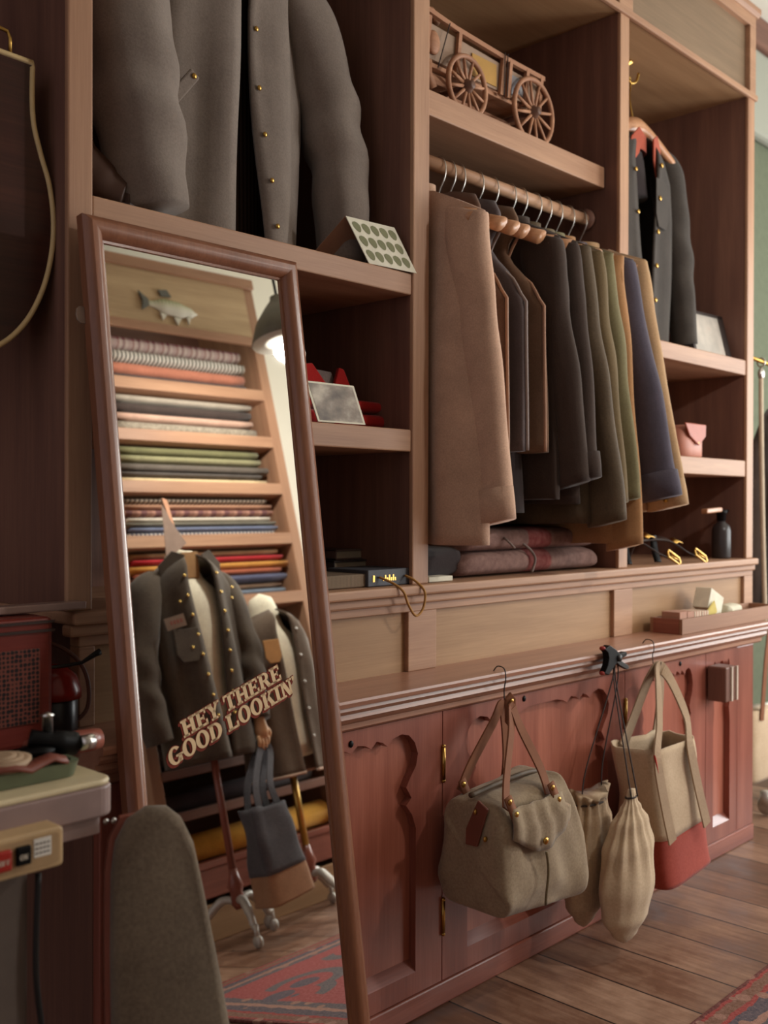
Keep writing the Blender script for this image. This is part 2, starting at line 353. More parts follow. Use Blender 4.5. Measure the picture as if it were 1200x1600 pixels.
for xs, d in ((X0, .165), (X1, .175)):
    s = -1 if xs < .2 else 1
    q = MB(); q.prism([(0, -.014), (.009, -.014), (.014, -.009), (.016, 0), (.014, .009), (.009, .014), (0, .014)], mp(xs, d, -.012), MX*s, MDN, MN*.003)
    q.build('mounting_lug', plain('dull_metal', (150, 130, 118), .4, .4), MI, bevel=.001)
# slab-serif letters on the glass
def glyph(ch):
    """rectangles/rings as polygons in a unit box"""
    P = []
    def rect(a, b_, c_, d_): P.append([(a, c_), (b_, c_), (b_, d_), (a, d_)])
    def stem(x, w=.26): rect(x, x+w, 0, 1); rect(x-.09, x+w+.09, 0, .13); rect(x-.09, x+w+.09, .87, 1)
    def ring(x0, x1, t, a0=0, a1=360, ty=.13):
        cx, rx = (x0+x1)/2, (x1-x0)/2; N = 28
        for i in range(N):
            u, w_ = math.radians(a0+(a1-a0)*i/N), math.radians(a0+(a1-a0)*(i+1)/N)
            P.append([(cx+rx*cos(u), .5+.52*sin(u)), (cx+rx*cos(w_), .5+.52*sin(w_)), (cx+(rx-t)*cos(w_), .5+(.52-ty)*sin(w_)), (cx+(rx-t)*cos(u), .5+(.52-ty)*sin(u))])
    if ch == 'H': stem(.1); stem(.66); rect(.3, .7, .43, .58); return P, 1.03
    if ch == 'E': stem(.1); rect(.1, .82, 0, .14); rect(.1, .8, .86, 1); rect(.3, .62, .44, .57); rect(.70, .84, 0, .32); rect(.68, .8, .70, 1); rect(.55, .64, .36, .65); return P, .88
    if ch == 'Y':
        rect(.34, .6, 0, .5); rect(.22, .72, 0, .13); P.append([(.34, .5), (.60, .5), (.36, 1), (.04, 1)]); P.append([(.42, .42), (.6, .42), (.92, 1), (.74, 1)]); rect(-.04, .44, .87, 1); rect(.62, 1.0, .87, 1); return P, .96
    if ch == 'T': rect(.33, .6, 0, 1); rect(.2, .73, 0, .13); rect(0, .92, .86, 1); rect(0, .12, .66, 1); rect(.8, .92, .66, 1); return P, .94
    if ch == 'R': stem(.1); rect(.3, .5, .87, 1); rect(.3, .5, .44, .57); ring2 = []; 
    if ch == 'R':
        for i in range(12):
            u, w_ = -PI/2+PI*i/12, -PI/2+PI*(i+1)/12
            P.append([(.5+.34*cos(u), .72+.28*sin(u)), (.5+.34*cos(w_), .72+.28*sin(w_)), (.5+.1*cos(w_), .72+.15*sin(w_)), (.5+.1*cos(u), .72+.15*sin(u))])
        P.append([(.42, .5), (.68, .5), (.98, 0), (.66, 0)]); rect(.66, 1.02, 0, .13); return P, 1.0
    if ch == 'O': ring(.02, .94, .27); return P, .96
    if ch == 'G': ring(.02, .94, .27, 40, 325); rect(.66, .9, 0.05, .46); rect(.52, 1.0, .38, .5); return P, .98
    if ch == 'D':
        stem(.1); rect(.1, .5, 0, .13); rect(.1, .5, .87, 1)
        for i in range(16):
            u, w_ = -PI/2+PI*i/16, -PI/2+PI*(i+1)/16
            P.append([(.45+.48*cos(u), .5+.5*sin(u)), (.45+.48*cos(w_), .5+.5*sin(w_)), (.45+.21*cos(w_), .5+.37*sin(w_)), (.45+.21*cos(u), .5+.37*sin(u))])
        return P, .97
    if ch == 'L': stem(.1); rect(.1, .82, 0, .14); rect(.70, .84, 0, .36); return P, .88
    if ch == 'K': stem(.1); P.append([(.34, .36), (.5, .5), (.9, 1), (.68, 1)]); P.append([(.42, .58), (.62, .68), (.98, 0), (.68, 0)]); rect(.56, 1.0, .87, 1); rect(.60, 1.04, 0, .13); return P, 1.03
    if ch == 'I': stem(.1); return P, .48
    if ch == 'N': rect(.12, .28, 0, 1); rect(0, .4, 0, .13); rect(0, .4, .87, 1); P.append([(.12, 1), (.42, 1), (.88, 0), (.6, 0)]); rect(.74, .88, 0, 1); rect(.6, 1.02, .87, 1); return P, 1.03
    if ch == "'": P.append([(.04, 1.02), (.24, 1.02), (.2, .8), (.08, .66)]); return P, .26
    return P, .36
def onglass(p):                                           # world point on the glass -> (x, d)
    p = Vector(p)-MO; return p.dot(MX), p.dot(MDN)
def lettering(text, bl, br, hgt, lean):
    a0 = Vector(onglass(bl)); a1 = Vector(onglass(br)); u = (a1-a0); tot = sum(glyph(c)[1] for c in text); s = u.length/tot; u.normalize(); v = Vector((u.y, -u.x))
    if v.y > 0: v = -v
    v = v+u*lean; face, sh = MB(), MB(); x = 0
    for c in text:
        P, adv = glyph(c)
        for poly in P:
            q = [a0+u*(x+p[0])*s+v*p[1]*hgt for p in poly]
            face.add([mp(w.x, w.y, -.0045) for w in q], [tuple(range(len(q)))])
            cx = sum((w for w in q), Vector((0, 0)))/len(q)
            for k_ in range(3):
                off = -u*.0016*k_-v.normalized()*.0014*k_
                sh.add([mp(*(w+(w-cx).normalized()*.0012+off), -.0052-.0001*k_) for w in q], [tuple(range(len(q)))])
        x += adv
    f = face.build('lettering', plain('cream_decal', (222, 192, 152), .7, 0, .1), MI)
    sh.build('letter_shadow', plain('red_decal', (128, 56, 44), .7, 0, .1), f)
lettering('HEY THERE', (.0955, -.155, .697), (.3105, -.146, .766), .0275, .10)
lettering("GOOD LOOKIN'", (.0655, -.163, .656), (.343, -.150, .742), .0275, .10)

# ------------------------------------------------------------------ garments hung on the rail (shoulders along y, seen edge-on)
YR = .11
def hanger(x, label, z=1.905, half=.195, seed=0, ztip=1.725, neck=1.80):
    t = thing('clothes_hanger', label, 'hanger', (x, YR, z), 'hangers on the wooden rail')
    b = MB(); path = []
    for i in range(17):
        a = -half+2*half*i/16; q = abs(a)/half; path.append((x+.012*sin(a*7+seed), YR+a, neck-.012-(neck-.012-ztip)*q**1.25))
    b.tube(path, [.012+.010*abs(i-8)/8 for i in range(17)], 10, flat=.6); b.build('hanger_arm', M['hang'], t, True)
    p = [(x, YR, neck-.02), (x, YR, neck+.03), (x, YR-.004, neck+.045), (x, YR-.021, neck+.075), (x, YR-.0225, z-.004), (x, YR-.014, z+.015), (x, YR, z+.0215), (x, YR+.014, z+.015), (x, YR+.021, z)]
    b = MB(); b.tube(spline(p, 5), .0019, 6); b.build('hanger_hook', M['steel'], t, True)
    return t
GR = 'clothes on the wooden rail'
def hung(name, label, cat, x, mat, zhem, wb=.225, th=.03, ws=.215, zs=1.815, ztip=1.735, sleeve=None, seed=0, trim=None, hat=None, lean=0, buttons=None, lining=None):
    """garment hanging edge-on: flattened body, two sleeves, collar"""
    t = thing(name, label, cat, (x, YR, zhem), GR)
    b = MB(); NA, NS = 44, 26; rings = []
    for i in range(NS+1):
        s = i/NS; w = interp([0, .08, .3, 1], [ws, ws+.005, wb-.012, wb], s) if not hat else interp([0, .06, .18, .34, .40, 1], [hat-.02, hat, hat-.035, wb-.03, wb-.005, wb], s)
        tk = th*interp([0, .05, .4, 1], [.42, .8, 1, 1.1], s); ring = []
        for j in range(NA):
            u = 2*PI*j/NA; a = w*math.copysign(abs(cos(u))**.55, cos(u)); q = max(0, abs(a)-.05)/(ws-.05) if not hat else max(0, abs(a)-.05)/(hat)
            zt = zs-(zs-ztip)*min(1.3, q)**1.1; z = zt*(1-s)+zhem*s+.006*nz(a*9, seed, 2)*s
            f = (.012*sin(a*38+seed*2.1+s*1.5)+.016*nz(a*7, s*2.2, seed*3.7))*s**.7*min(1, th/.028)
            xx = tk*math.copysign(abs(sin(u))**.8, sin(u))+f+lean*s
            ring.append((x+xx, YR+a, z))
        rings.append(ring)
    b.loft(rings, True); b.build('body', mat, t, True)
    if trim:                                              # edge binding along the front armhole and side edge
        for sg in (-1, 1):
            path = [(x+lean*s, YR+sg*(interp([0, .06, .18, .34, .40, 1], [hat-.02, hat, hat-.035, wb-.03, wb-.005, wb], s)+.002), (zs-(zs-ztip)*1.0)*(1-s)+zhem*s) for s in [k/30 for k in range(31)]]
            q = MB(); q.tube(path, .0042, 6); q.build('edge_binding', trim, t, True)
    if sleeve:
        zc, yc, xo, cuffm = sleeve
        for sg in (-1, 1):
            dy = yc if sg < 0 else -.04
            zz = zc if sg < 0 else zc+.03
            o_ = ws-.062
            pts = [(x, YR+sg*(o_-.004), ztip+.024), (x+.002, YR+sg*(o_+.002), ztip-.03), (x+xo*.2, YR+sg*(o_+.012+dy*.25*(1 if sg < 0 else 0)), lerp(ztip, zz, .30)), (x+xo*.55, YR+sg*(o_+.022+dy*.6*(1 if sg < 0 else 0)), lerp(ztip, zz, .62)), (x+xo, YR+sg*(o_+.025+dy*(1 if sg < 0 else 0)), zz)]
            cl = spline(pts, 7); rings = []
            for i, p in enumerate(cl):
                s = i/(len(cl)-1); ra = interp([0, .06, .12, .5, 1], [.050, .064, .067, .062, .054], s); rb = interp([0, .05, .14, .3, 1], [.008, .018, .028, .034, .030], s)*(th/.03)**.5
                ring = []
                for j in range(20):
                    u = 2*PI*j/20; cr = 1+.035*sin(s*22+seed+2*cos(u))*interp([0, .35, .55, .8, 1], [0, .5, 1, .5, .1], s)+.16*nz(cos(u)*2, s*5, seed+sg*9)
                    ring.append(p+Vector((rb*sin(u)*cr, ra*cos(u)*cr, -.012*cos(u)*s-max(0, 1-s*5)*.50*sg*ra*cos(u))))
                rings.append(ring)
            q = MB(); q.loft(rings, True); so = q.build('sleeve', mat, t, True)
            if cuffm:
                e, e2 = cl[-1], cl[-4]; rr = []
                for k_, f in ((0, 1.06), (1, 1.08), (2, 1.07)):
                    pp = e.lerp(e2, (2-k_)/2*.75); rr.append([pp+Vector((.032*(th/.03)**.5*sin(2*PI*j/20)*f, .056*cos(2*PI*j/20)*f, -.012*cos(2*PI*j/20))) for j in range(20)])
                q = MB(); q.loft(rr, True); q.build('cuff', cuffm, so, True)
                q = MB(); q.lathe([(.001, 0), (.008, .001), (.008, .003), (.001, .005)], (e.x-.036, e.y-.012, e.z+.022), 'x', 12); q.build('button', M['brass'], so, True)
    if not hat:
        q = MB(); rr = []
        for i in range(5):
            h = i/4; rr.append([(x+(.032+.006*h)*sin(2*PI*j/20), YR+(.062-.004*h)*cos(2*PI*j/20), zs-.018+.038*h-.02*cos(2*PI*j/20)*-1*.4) for j in range(20)])
        q.loft(rr, False); q.build('collar', mat, t, True, solid=.005)
    return t
C = {}
C['beige'] = cloth('beige_wool', (176, 142, 120)); C['brownvest'] = cloth('brown_vest_cloth', (92, 66, 52)); C['grey'] = cloth('grey_denim', (88, 78, 78)); C['tanvest'] = cloth('tan_brown_vest', (104, 78, 60))
C['char'] = cloth('charcoal_cloth', (58, 46, 40)); C['dkol'] = cloth('dark_olive_wax', (78, 64, 48), None, 600, .7, .05); C['olive2'] = cloth('olive_brown_cloth', (100, 84, 60)); C['green'] = cloth('olive_green_cloth', (108, 100, 72))
C['tan'] = cloth('tan_canvas', (148, 108, 72)); C['navy'] = cloth('navy_wool', (74, 68, 78)); C['khaki'] = cloth('khaki_twill', (164, 132, 98)); C['blk'] = cloth('black_wool', (44, 36, 36)); C['rust'] = cloth('rust_brown', (120, 84, 56))
C['bind'] = plain('pale_brown_binding', (166, 124, 98), .6); C['bindg'] = plain('grey_binding', (142, 126, 120), .6)
# x on rail, builder arguments
hung('wool_coat', 'long beige wool coat, first on the rail beside the centre post', 'coat', .940, C['beige'], .985, .215, .036, .215, 1.815, 1.735, (1.035, .035, .035, C['beige']), 1)
hung('waistcoat', 'brown waistcoat with pale edge binding, next to the beige coat', 'waistcoat', 1.030, C['brownvest'], 1.20, .212, .024, .15, 1.83, 1.79, None, 2, C['bind'], .135)
hung('waistcoat', 'grey denim waistcoat hanging between two brown waistcoats', 'waistcoat', 1.105, C['grey'], 1.205, .212, .024, .15, 1.83, 1.79, None, 3, C['bindg'], .135)
hung('waistcoat', 'tan-brown short waistcoat beside the charcoal jacket on the rail', 'waistcoat', 1.178, C['tanvest'], 1.205, .212, .022, .15, 1.83, 1.79, None, 4, C['bind'], .135)
hung('dark_pullover', 'near-black garment hanging low behind the waistcoats', 'garment', 1.15, C['blk'], 1.06, .15, .05, .13, 1.60, 1.58, None, 5, None, .12)
hung('jacket', 'charcoal jacket with plain dark sleeves, fifth on the rail', 'jacket', 1.240, C['char'], 1.09, .215, .03, .212, 1.815, 1.735, (1.125, .05, .03, None), 6)
hung('jacket', 'dark brown jacket with a brass button on its cuff', 'jacket', 1.315, C['char'], 1.08, .215, .03, .212, 1.815, 1.735, (1.135, .06, -.02, C['char']), 7)
hung('jacket', 'dark olive waxed jacket with a long broad sleeve, mid rail', 'jacket', 1.365, C['dkol'], 1.03, .22, .033, .214, 1.81, 1.735, (1.03, .075, .03, None), 8)
hung('jacket', 'olive-brown jacket squeezed between dark olive and green jackets', 'jacket', 1.43, C['olive2'], 1.06, .215, .028, .21, 1.805, 1.735, (1.075, .05, .02, None), 9)
hung('jacket', 'olive green jacket with a grey-green sleeve on the rail', 'jacket', 1.478, C['green'], 1.05, .215, .026, .21, 1.805, 1.74, (1.085, .06, .02, None), 10)
hung('jacket', 'tan canvas jacket with the lowest hem, left of the navy one', 'jacket', 1.53, C['tan'], .975, .215, .026, .21, 1.805, 1.74, (.965, .05, .0, None), 11)
hung('jacket', 'navy blue wool jacket with a brass cuff button', 'jacket', 1.590, C['navy'], 1.10, .215, .036, .21, 1.80, 1.74, (1.095, .10, .04, C['navy']), 12)
hung('jacket', 'pale khaki jacket, last on the rail beside the post', 'jacket', 1.652, C['khaki'], 1.06, .21, .030, .212, 1.81, 1.75, (1.07, .085, .04, C['khaki']), 13)
HX = [(.940, 'wooden hanger inside the beige wool coat'), (1.030, 'wooden hanger of the brown waistcoat, its arm end bare'), (1.068, 'bare-ended wooden hanger between the brown and grey waistcoats'), (1.105, 'wooden hanger of the grey denim waistcoat'), (1.178, 'wooden hanger of the tan-brown waistcoat'), (1.240, 'wooden hanger inside the charcoal jacket'), (1.315, 'wooden hanger inside the dark brown jacket with cuff button'), (1.365, 'wooden hanger inside the dark olive waxed jacket'), (1.43, 'wooden hanger inside the olive-brown jacket'), (1.478, 'wooden hanger inside the olive green jacket'), (1.53, 'wooden hanger inside the tan canvas jacket'), (1.590, 'wooden hanger inside the navy blue jacket'), (1.652, 'wooden hanger inside the pale khaki jacket')]
for i, (x, lb_) in enumerate(HX): hanger(x, lb_, seed=i)

# ------------------------------------------------------------------ jackets seen from the front
def shell_jacket(t, cx, cy, ztop, zhem, wx, wy, mat, gap0, gap1, seed, folds=1, shoulder=.16, name='body', flare=0.0, facing=-PI/2):
    """open-fronted body: a shell round an oval, open between the angles gap0..gap1 measured from the facing direction"""
    N, S = 60, 30; rings = []
    for i in range(S+1):
        s = i/S; g0, g1 = lerp(gap0[0], gap0[1], s), lerp(gap1[0], gap1[1], s); ring = []
        k_ = interp([0, .05, .14, .3, 1], [.34, .80, .99, 1, 1.0+flare], s)
        for j in range(N+1):
            u = facing+g1+(2*PI-(g1-g0))*j/N
            f = folds*(.010*sin(u*9+seed+s*2)+.02*nz(cos(u)*1.7, sin(u)*1.7+s*1.2, seed+s*1.6))*min(1, s*3)
            px, py = (wx*k_+f)*cos(u), (wy*min(1, k_+.2)+f)*sin(u)
            z = lerp(ztop-shoulder*0.5*min(1, abs(px)/wx)**1.3, zhem, s) if s < .25 else lerp(lerp(ztop-shoulder*.5*min(1, abs(px)/wx)**1.3, zhem, .25), zhem, (s-.25)/.75)
            ring.append((cx+px, cy+py, z))
        rings.append(ring)
    b = MB(); b.loft(rings, False, 0, False)
    o = b.build(name, mat, t, True, solid=.007); return o, rings
def sleeve(t, pts, radii, mat, seed, crease=.1, flat=1.0, mid=.6):
    cl = spline(pts, 9); rings = []; L = len(cl)-1
    for i, p in enumerate(cl):
        s = i/L; r = interp([k/(len(radii)-1) for k in range(len(radii))], radii, s); tg = (cl[min(i+1, L)]-cl[max(i-1, 0)]).normalized()
        ux = Vector((0, 1, 0)).cross(tg).normalized(); uy = tg.cross(ux); ring = []
        for j in range(28):
            u = 2*PI*j/28; cr = 1+crease*(sin(s*34+seed+1.8*cos(u))*math.exp(-((s-mid)/.2)**2)+1.3*nz(cos(u)*1.6, sin(u)*1.6+s*4, seed))
            ring.append(p+ux*r*cos(u)*cr+uy*r*sin(u)*cr*flat)
        rings.append(ring)
    b = MB(); b.loft(rings, True); return b.build('sleeve', mat, t, True)
def studs(parent, pts, r=.006, mat=None, name='button', dirv=(0, -1, 0)):
    for p in pts:
        q = MB(); q.ball(p, r, r*.6, r, 10); q.build(name, mat or M['brass'], parent, True)
GJ = cloth('grey_wool', (116, 104, 96), (136, 123, 113), 700)
t = thing('grey_jacket', 'large grey wool jacket hanging open over the upper left shelf', 'jacket', (.41, .2, 1.592))
o, rg = shell_jacket(t, .41, .21, 2.32, 1.597, .205, .12, GJ, (-.02, -.10), (.10, .28), 3.3, 1.0, .2)
sleeve(t, [(.23, .2, 2.24), (.175, .15, 2.12), (.155, .10, 1.94), (.165, .085, 1.78), (.19, .07, 1.61)], [.05, .085, .08, .078, .062], GJ, 1.0, .07, mid=.75)
sleeve(t, [(.57, .2, 2.26), (.645, .17, 2.12), (.69, .15, 1.96), (.715, .13, 1.80), (.715, .12, 1.61)], [.05, .078, .072, .064, .052], GJ, 4.4, .09, mid=.62)
lin_ = stripes('rib_lining', [(0, (74, 58, 50)), (.5, (50, 38, 34))], .012, 0); b = MB(); b.loft([[(.41+.15*cos(2*PI*j/30)*k_, .23+.07*sin(2*PI*j/30)*k_, z) for j in range(30)] for z, k_ in ((1.6, 1.1), (1.9, 1.05), (2.2, 1), (2.3, .6))]); b.build('ribbed_lining', lin_, t, True)
jj = 1; studs(t, [(rg[i][1][0], rg[i][1][1]-.008, rg[i][1][2]) for i in (11, 16, 20, 24, 28)], .0055)
q = MB(); q.obox((.272, .098, 1.868), (.024, -.006, .032), (0, .004, 0), (-.010, 0, .007)); pk = q.build('pocket_welt', GJ, t, bevel=.003); studs(pk, [(.292, .088, 1.893)], .0055)
t = thing('leather_boot', 'worn dark brown leather boot tucked left of the grey jacket', 'boot', (.09, .12, 1.592))
b = MB(); b.tube(spline([(.03, .13, 1.72), (.06, .12, 1.68), (.10, .10, 1.64), (.135, .085, 1.622), (.15, .07, 1.62)], 5), [.05]*5+[.046]*6+[.042]*5+[.03]*5, 16); b.build('boot_upper', plain('worn_leather', (74, 48, 36), .5), t, True)
b = MB(); b.prism([(-.06, -.035), (.07, -.035), (.09, 0), (.07, .035), (-.06, .035)], (.075, .10, 1.591), (.86, -.5, 0), (.5, .86, 0), (0, 0, .012)); b.build('boot_sole', M['dleather'], t)
b = MB(); b.tube([(.145+.015*cos(2*PI*k/12), .055, 1.635+.02*sin(2*PI*k/12)) for k in range(12)], .003, 6, closed=True); b.build('buckle', M['steel'], t, True)

DJ = cloth('dark_grey_denim', (56, 50, 46), (74, 67, 61)); RC = cloth('rust_corduroy', (156, 76, 58))
t = thing('denim_jacket', 'dark grey denim jacket with a rust red collar in the right bay', 'jacket', (2.0, .15, 1.578))
o, rg = shell_jacket(t, 2.0, .17, 2.250, 1.585, .235, .085, DJ, (-.40, -.05), (.30, -.02), 8.1, .6, .16)
sleeve(t, [(2.17, .17, 2.235), (2.225, .15, 2.16), (2.245, .13, 1.98), (2.265, .12, 1.80), (2.28, .11, 1.61)], [.035, .056, .052, .048, .042], DJ, 6, .07)
sleeve(t, [(1.80, .17, 2.225), (1.765, .15, 2.14), (1.762, .13, 1.98), (1.76, .12, 1.80), (1.765, .11, 1.62)], [.02, .02, .02, .02, .02], DJ, 9, .05)
for sg in (-1, 1):
    q = MB(); q.prism([(.0, .0), (.025, .016), (.058, -.02), (.088, -.125), (.055, -.115), (.014, -.06)] if sg > 0 else [(0, 0), (-.025, .016), (-.058, -.02), (-.08, -.125), (-.055, -.115), (-.014, -.06)], (2.0+sg*.030, .085, 2.225), (1, .12*sg, 0), (0, -.1, 1), (0, .006, 0)); q.build('collar_leaf', RC, t, bevel=.002, label='rust red corduroy collar leaf')
q = MB(); rr = [[(2.0+.075*cos(2*PI*j/24), .17+.06*sin(2*PI*j/24), z) for j in range(24)] for z in (2.19, 2.225, 2.245)]; q.loft(rr, False); q.build('collar_band', RC, t, True, solid=.006)
q = MB(); q.loft([[(2.0+.07*cos(2*PI*j/24)*s, .17+.055*sin(2*PI*j/24)*s, z) for j in range(24)] for z, s in ((2.05, 1.2), (2.16, 1), (2.19, .9))], True); q.build('lining', C['blk'], t, True)
studs(t, [(rg[i][0][0]+.01, rg[i][0][1]-.008, rg[i][0][2]) for i in (4, 9, 14, 19, 24, 28)], .008)
studs(t, [(rg[i][60][0]-.01, rg[i][60][1]-.008, rg[i][60][2]) for i in (6, 12)], .007)
def pocket(parent, cx, cz, y, w, h, mat):
    P = [(-w, h), (w, h), (w, -h*.5), (w*.6, -h), (-w*.6, -h), (-w, -h*.5)]; q = MB(); q.prism(P, (cx, y, cz), (1, .12, 0), (0, 0, 1), (0, -.004, 0)); return q.build('chest_pocket', mat, parent, bevel=.002)
pocket(t, 2.085, 2.03, .088, .05, .075, DJ)
t = thing('clothes_hanger', 'thick wooden hanger holding the dark denim jacket', 'hanger', (2.0, .17, 2.36))
b = MB(); b.tube([(2.0+.22*k/8, .13-.012*abs(k)/8, 2.268-.075*(abs(k)/8)**1.3) for k in range(-8, 9)], [.016+.018*(1-abs(k)/8) for k in range(-8, 9)], 12, flat=.7); b.build('hanger_arm', M['hang'], t, True)
b = MB(); b.tube(spline([(2.0, .14, 2.28), (2.0, .155, 2.36), (2.022, .165, 2.40), (2.012, .16, 2.43), (1.99, .16, 2.425)], 6), .003, 8); b.build('hanger_hook', M['brass'], t, True)
t = thing('coat_hook', 'small brass double hook under the right bay ceiling', 'hook', (1.99, .16, 2.474))
b = MB(); b.lathe([(.02, 0), (.02, -.006), (.008, -.012), (.006, -.03)], (1.99, .16, 2.474), 'z', 14); b.tube(spline([(1.99, .16, 2.45), (1.985, .155, 2.425), (2.0, .15, 2.408), (2.025, .145, 2.42), (2.03, .14, 2.445)], 6), .0045, 8); b.tube(spline([(1.99, .16, 2.45), (1.975, .15, 2.42), (1.955, .15, 2.43)], 6), .004, 8); b.build('hook_arms', M['brass'], t, True)

# ------------------------------------------------------------------ model wagon on the top shelf
ZW = 2.0465
t = thing('model_wagon', 'wooden model farm wagon with spoked wheels on the top shelf', 'model wagon', (1.25, .2, ZW))
def wheel(cx, cy, r):
    cz = ZW+r; b = MB(); b.tube([(cx+(r-.005)*cos(2*PI*k/40), cy, cz+(r-.005)*sin(2*PI*k/40)) for k in range(40)], .0068, 8, closed=True); w = b.build('wheel_rim', M['wagon'], t, True)
    b = MB()
    for k in range(12):
        u = 2*PI*k/12+.2; b.tube([(cx+.014*cos(u), cy, cz+.014*sin(u)), (cx+(r-.007)*cos(u), cy, cz+(r-.007)*sin(u))], [.0048, .0036], 8)
    b.build('spokes', M['wagon'], w, True)
    b = MB(); b.lathe([(.004, -.020), (.010, -.019), (.013, -.008), (.018, -.004), (.018, .008), (.012, .014)], (cx, cy, cz), 'y', 18); b.build('hub', plain('hub_wood', (96, 64, 48), .5), w, True)
for cx, r in ((1.127, .078), (1.410, .092)):
    for cy in (.10, .29): wheel(cx, cy, r)
    b = MB(); b.tube([(cx, .10, ZW+r), (cx, .29, ZW+r)], .008, 8); b.build('axle', M['dark_y'], t, True)
b = MB(); b.box(1.00, 1.47, .125, .265, 2.148, 2.16); b.box(.98, 1.10, .14, .25, 2.12, 2.145); b.box(1.12, 1.42, .185, .205, 2.115, 2.135); b.build('wagon_bed', M['wagon'], t, bevel=.002)
for y in (.118, .268):
    b = MB(); b.prism([(.985, 2.162), (1.452, 2.162), (1.462, 2.228), (.972, 2.25)], (0, y, 0), (1, 0, 0), (0, 0, 1), (0, .006, 0)); b.build('side_board', plain('weathered_board', (150, 124, 104), .7), t)
    b = MB(); b.tube([(.955, y-.004, 2.278), (1.10, y-.004, 2.262), (1.30, y-.004, 2.252), (1.475, y-.004, 2.250)], .0085, 4); b.build('top_rail', M['wagon'], t)
    for x, lz in ((.99, 2.26), (1.105, 2.255), (1.285, 2.25), (1.315, 2.25), (1.39, 2.25), (1.455, 2.25)): MB().obox((x, y-.006, (2.15+lz)/2), (.006, 0, 0), (0, .005, 0), (.006, 0, (lz-2.15)/2)).build('stake', M['wagon'], t)
    q = MB(); q.box(1.165, 1.265, y-.0035, y-.001, 2.168, 2.225); q.build('painted_panel', plain('ochre_paint', (170, 128, 60), .7), t)
    q = MB(); q.box(1.33, 1.40, y-.0035, y-.001, 2.168, 2.22); q.build('painted_panel', plain('blue_grey_paint', (140, 138, 142), .7), t)
    q = MB(); q.tube([(1.288, y-.014, 2.262), (1.285, y-.014, 2.15)], .0016, 6); q.tube([(1.30, y-.014, 2.262), (1.298, y-.014, 2.15)], .0016, 6); q.tube([(1.065, y-.014, 2.262), (1.02, y-.014, 2.14)], .0016, 6); q.build('tie_cord', M['string'], t, True)
b = MB(); b.box(.968, .976, .12, .27, 2.16, 2.26); b.build('front_board', M['wagon'], t)
b = MB(); b.ball((1.0, .16, 2.29), .02, .02, .012); b.ball((1.03, .14, 2.288), .016, .014, .014); b.ball((1.06, .15, 2.28), .014); b.ball((.98, .2, 2.29), .022, .03, .014)
b.build('load', M['wagon'], t, True)
b = MB(); b.tube([(1.01, .13, 2.19), (1.01, .13, 2.13), (1.03, .13, 2.10)], .012, 10); b.ball((1.012, .112, 2.20), .022, .01, .03); b.build('brake_block', M['wagon'], t, True)

# ------------------------------------------------------------------ small things on the left-bay shelves
lf = NT('leaf_print', .8, .1); vv = lf.coord((1, 1, 1), 'Object'); 
card = plain('card_stock', (226, 220, 200), .8, 0, .1); brownc = plain('brown_card', (150, 112, 92), .8, 0, .1)
t = thing('leaf_card', 'tented card printed with rows of green leaves on the shelf edge', 'card', (.72, .05, 1.592))
A, B_, Cc = Vector((.652, .045, 1.692)), Vector((.785, .028, 1.690)), Vector((.690, .012, 1.592)); ax = (B_-A); ay = (Cc-A)
b = MB(); b.obox(A+ax/2+ay/2, ax/2, ay/2, (0, .001, 0)); cf = b.build('card_face', card, t)
gk = plain('leaf_ink', (134, 134, 104), .8, 0, .1)
lv = MB()
for i in range(3):
    for j in range(5):
        cc = A+ax*(.13+.185*j)+ay*(.2+.3*i)+Vector((0, -.0016, 0)); P = [cc+ax*.075*cos(2*PI*k/12)*(1-.25*sin(2*PI*k/12))+ay*.115*sin(2*PI*k/12) for k in range(12)]
        lv.add(P, [tuple(range(12))])
lv.build('leaf_print', gk, cf)
b = MB(); b.obox(A+ax*.47+Vector((-.018, .045, -.05)), ax*.5, (-.022, .045, -.05), (0, .001, .0)); b.build('card_back', brownc, t)
ph = NT('photo_print', .5, .3); q_ = ph.noise(ph.coord((14, 14, 22)), 1.1, 4, .5); ph.base(ph.ramp(q_, [(.35, lin((96, 84, 74))), (.5, lin((140, 126, 112))), (.65, lin((196, 184, 166)))]))
t = thing('photo_card', 'small black and white photograph propped on the middle left shelf', 'photograph', (.6, .02, 1.244))
A, B_, Cc = Vector((.506, .010, 1.325)), Vector((.650, .018, 1.327)), Vector((.536, .004, 1.244)); ax = B_-A; ay = Cc-A
b = MB(); b.obox(A+ax/2+ay/2, ax/2, ay/2, (0, .0012, 0)); q = b.build('card_mount', card, t)
b = MB(); b.obox(A+ax*.5+ay*.5+Vector((0, -.0014, 0)), ax*.455, ay*.455, (0, .0003, 0)); b.build('photo_print', ph.m, t)
b = MB(); b.obox(A+ax*.5+ay*.52+Vector((0, .022, 0)), ax*.12, ay*.46+Vector((0, .02, 0)), (0, .0012, 0)); b.build('easel_leg', card, t)
RF = cloth('red_wool', (158, 26, 26), (178, 36, 32)); GRW = cloth('grey_check', (112, 100, 96))
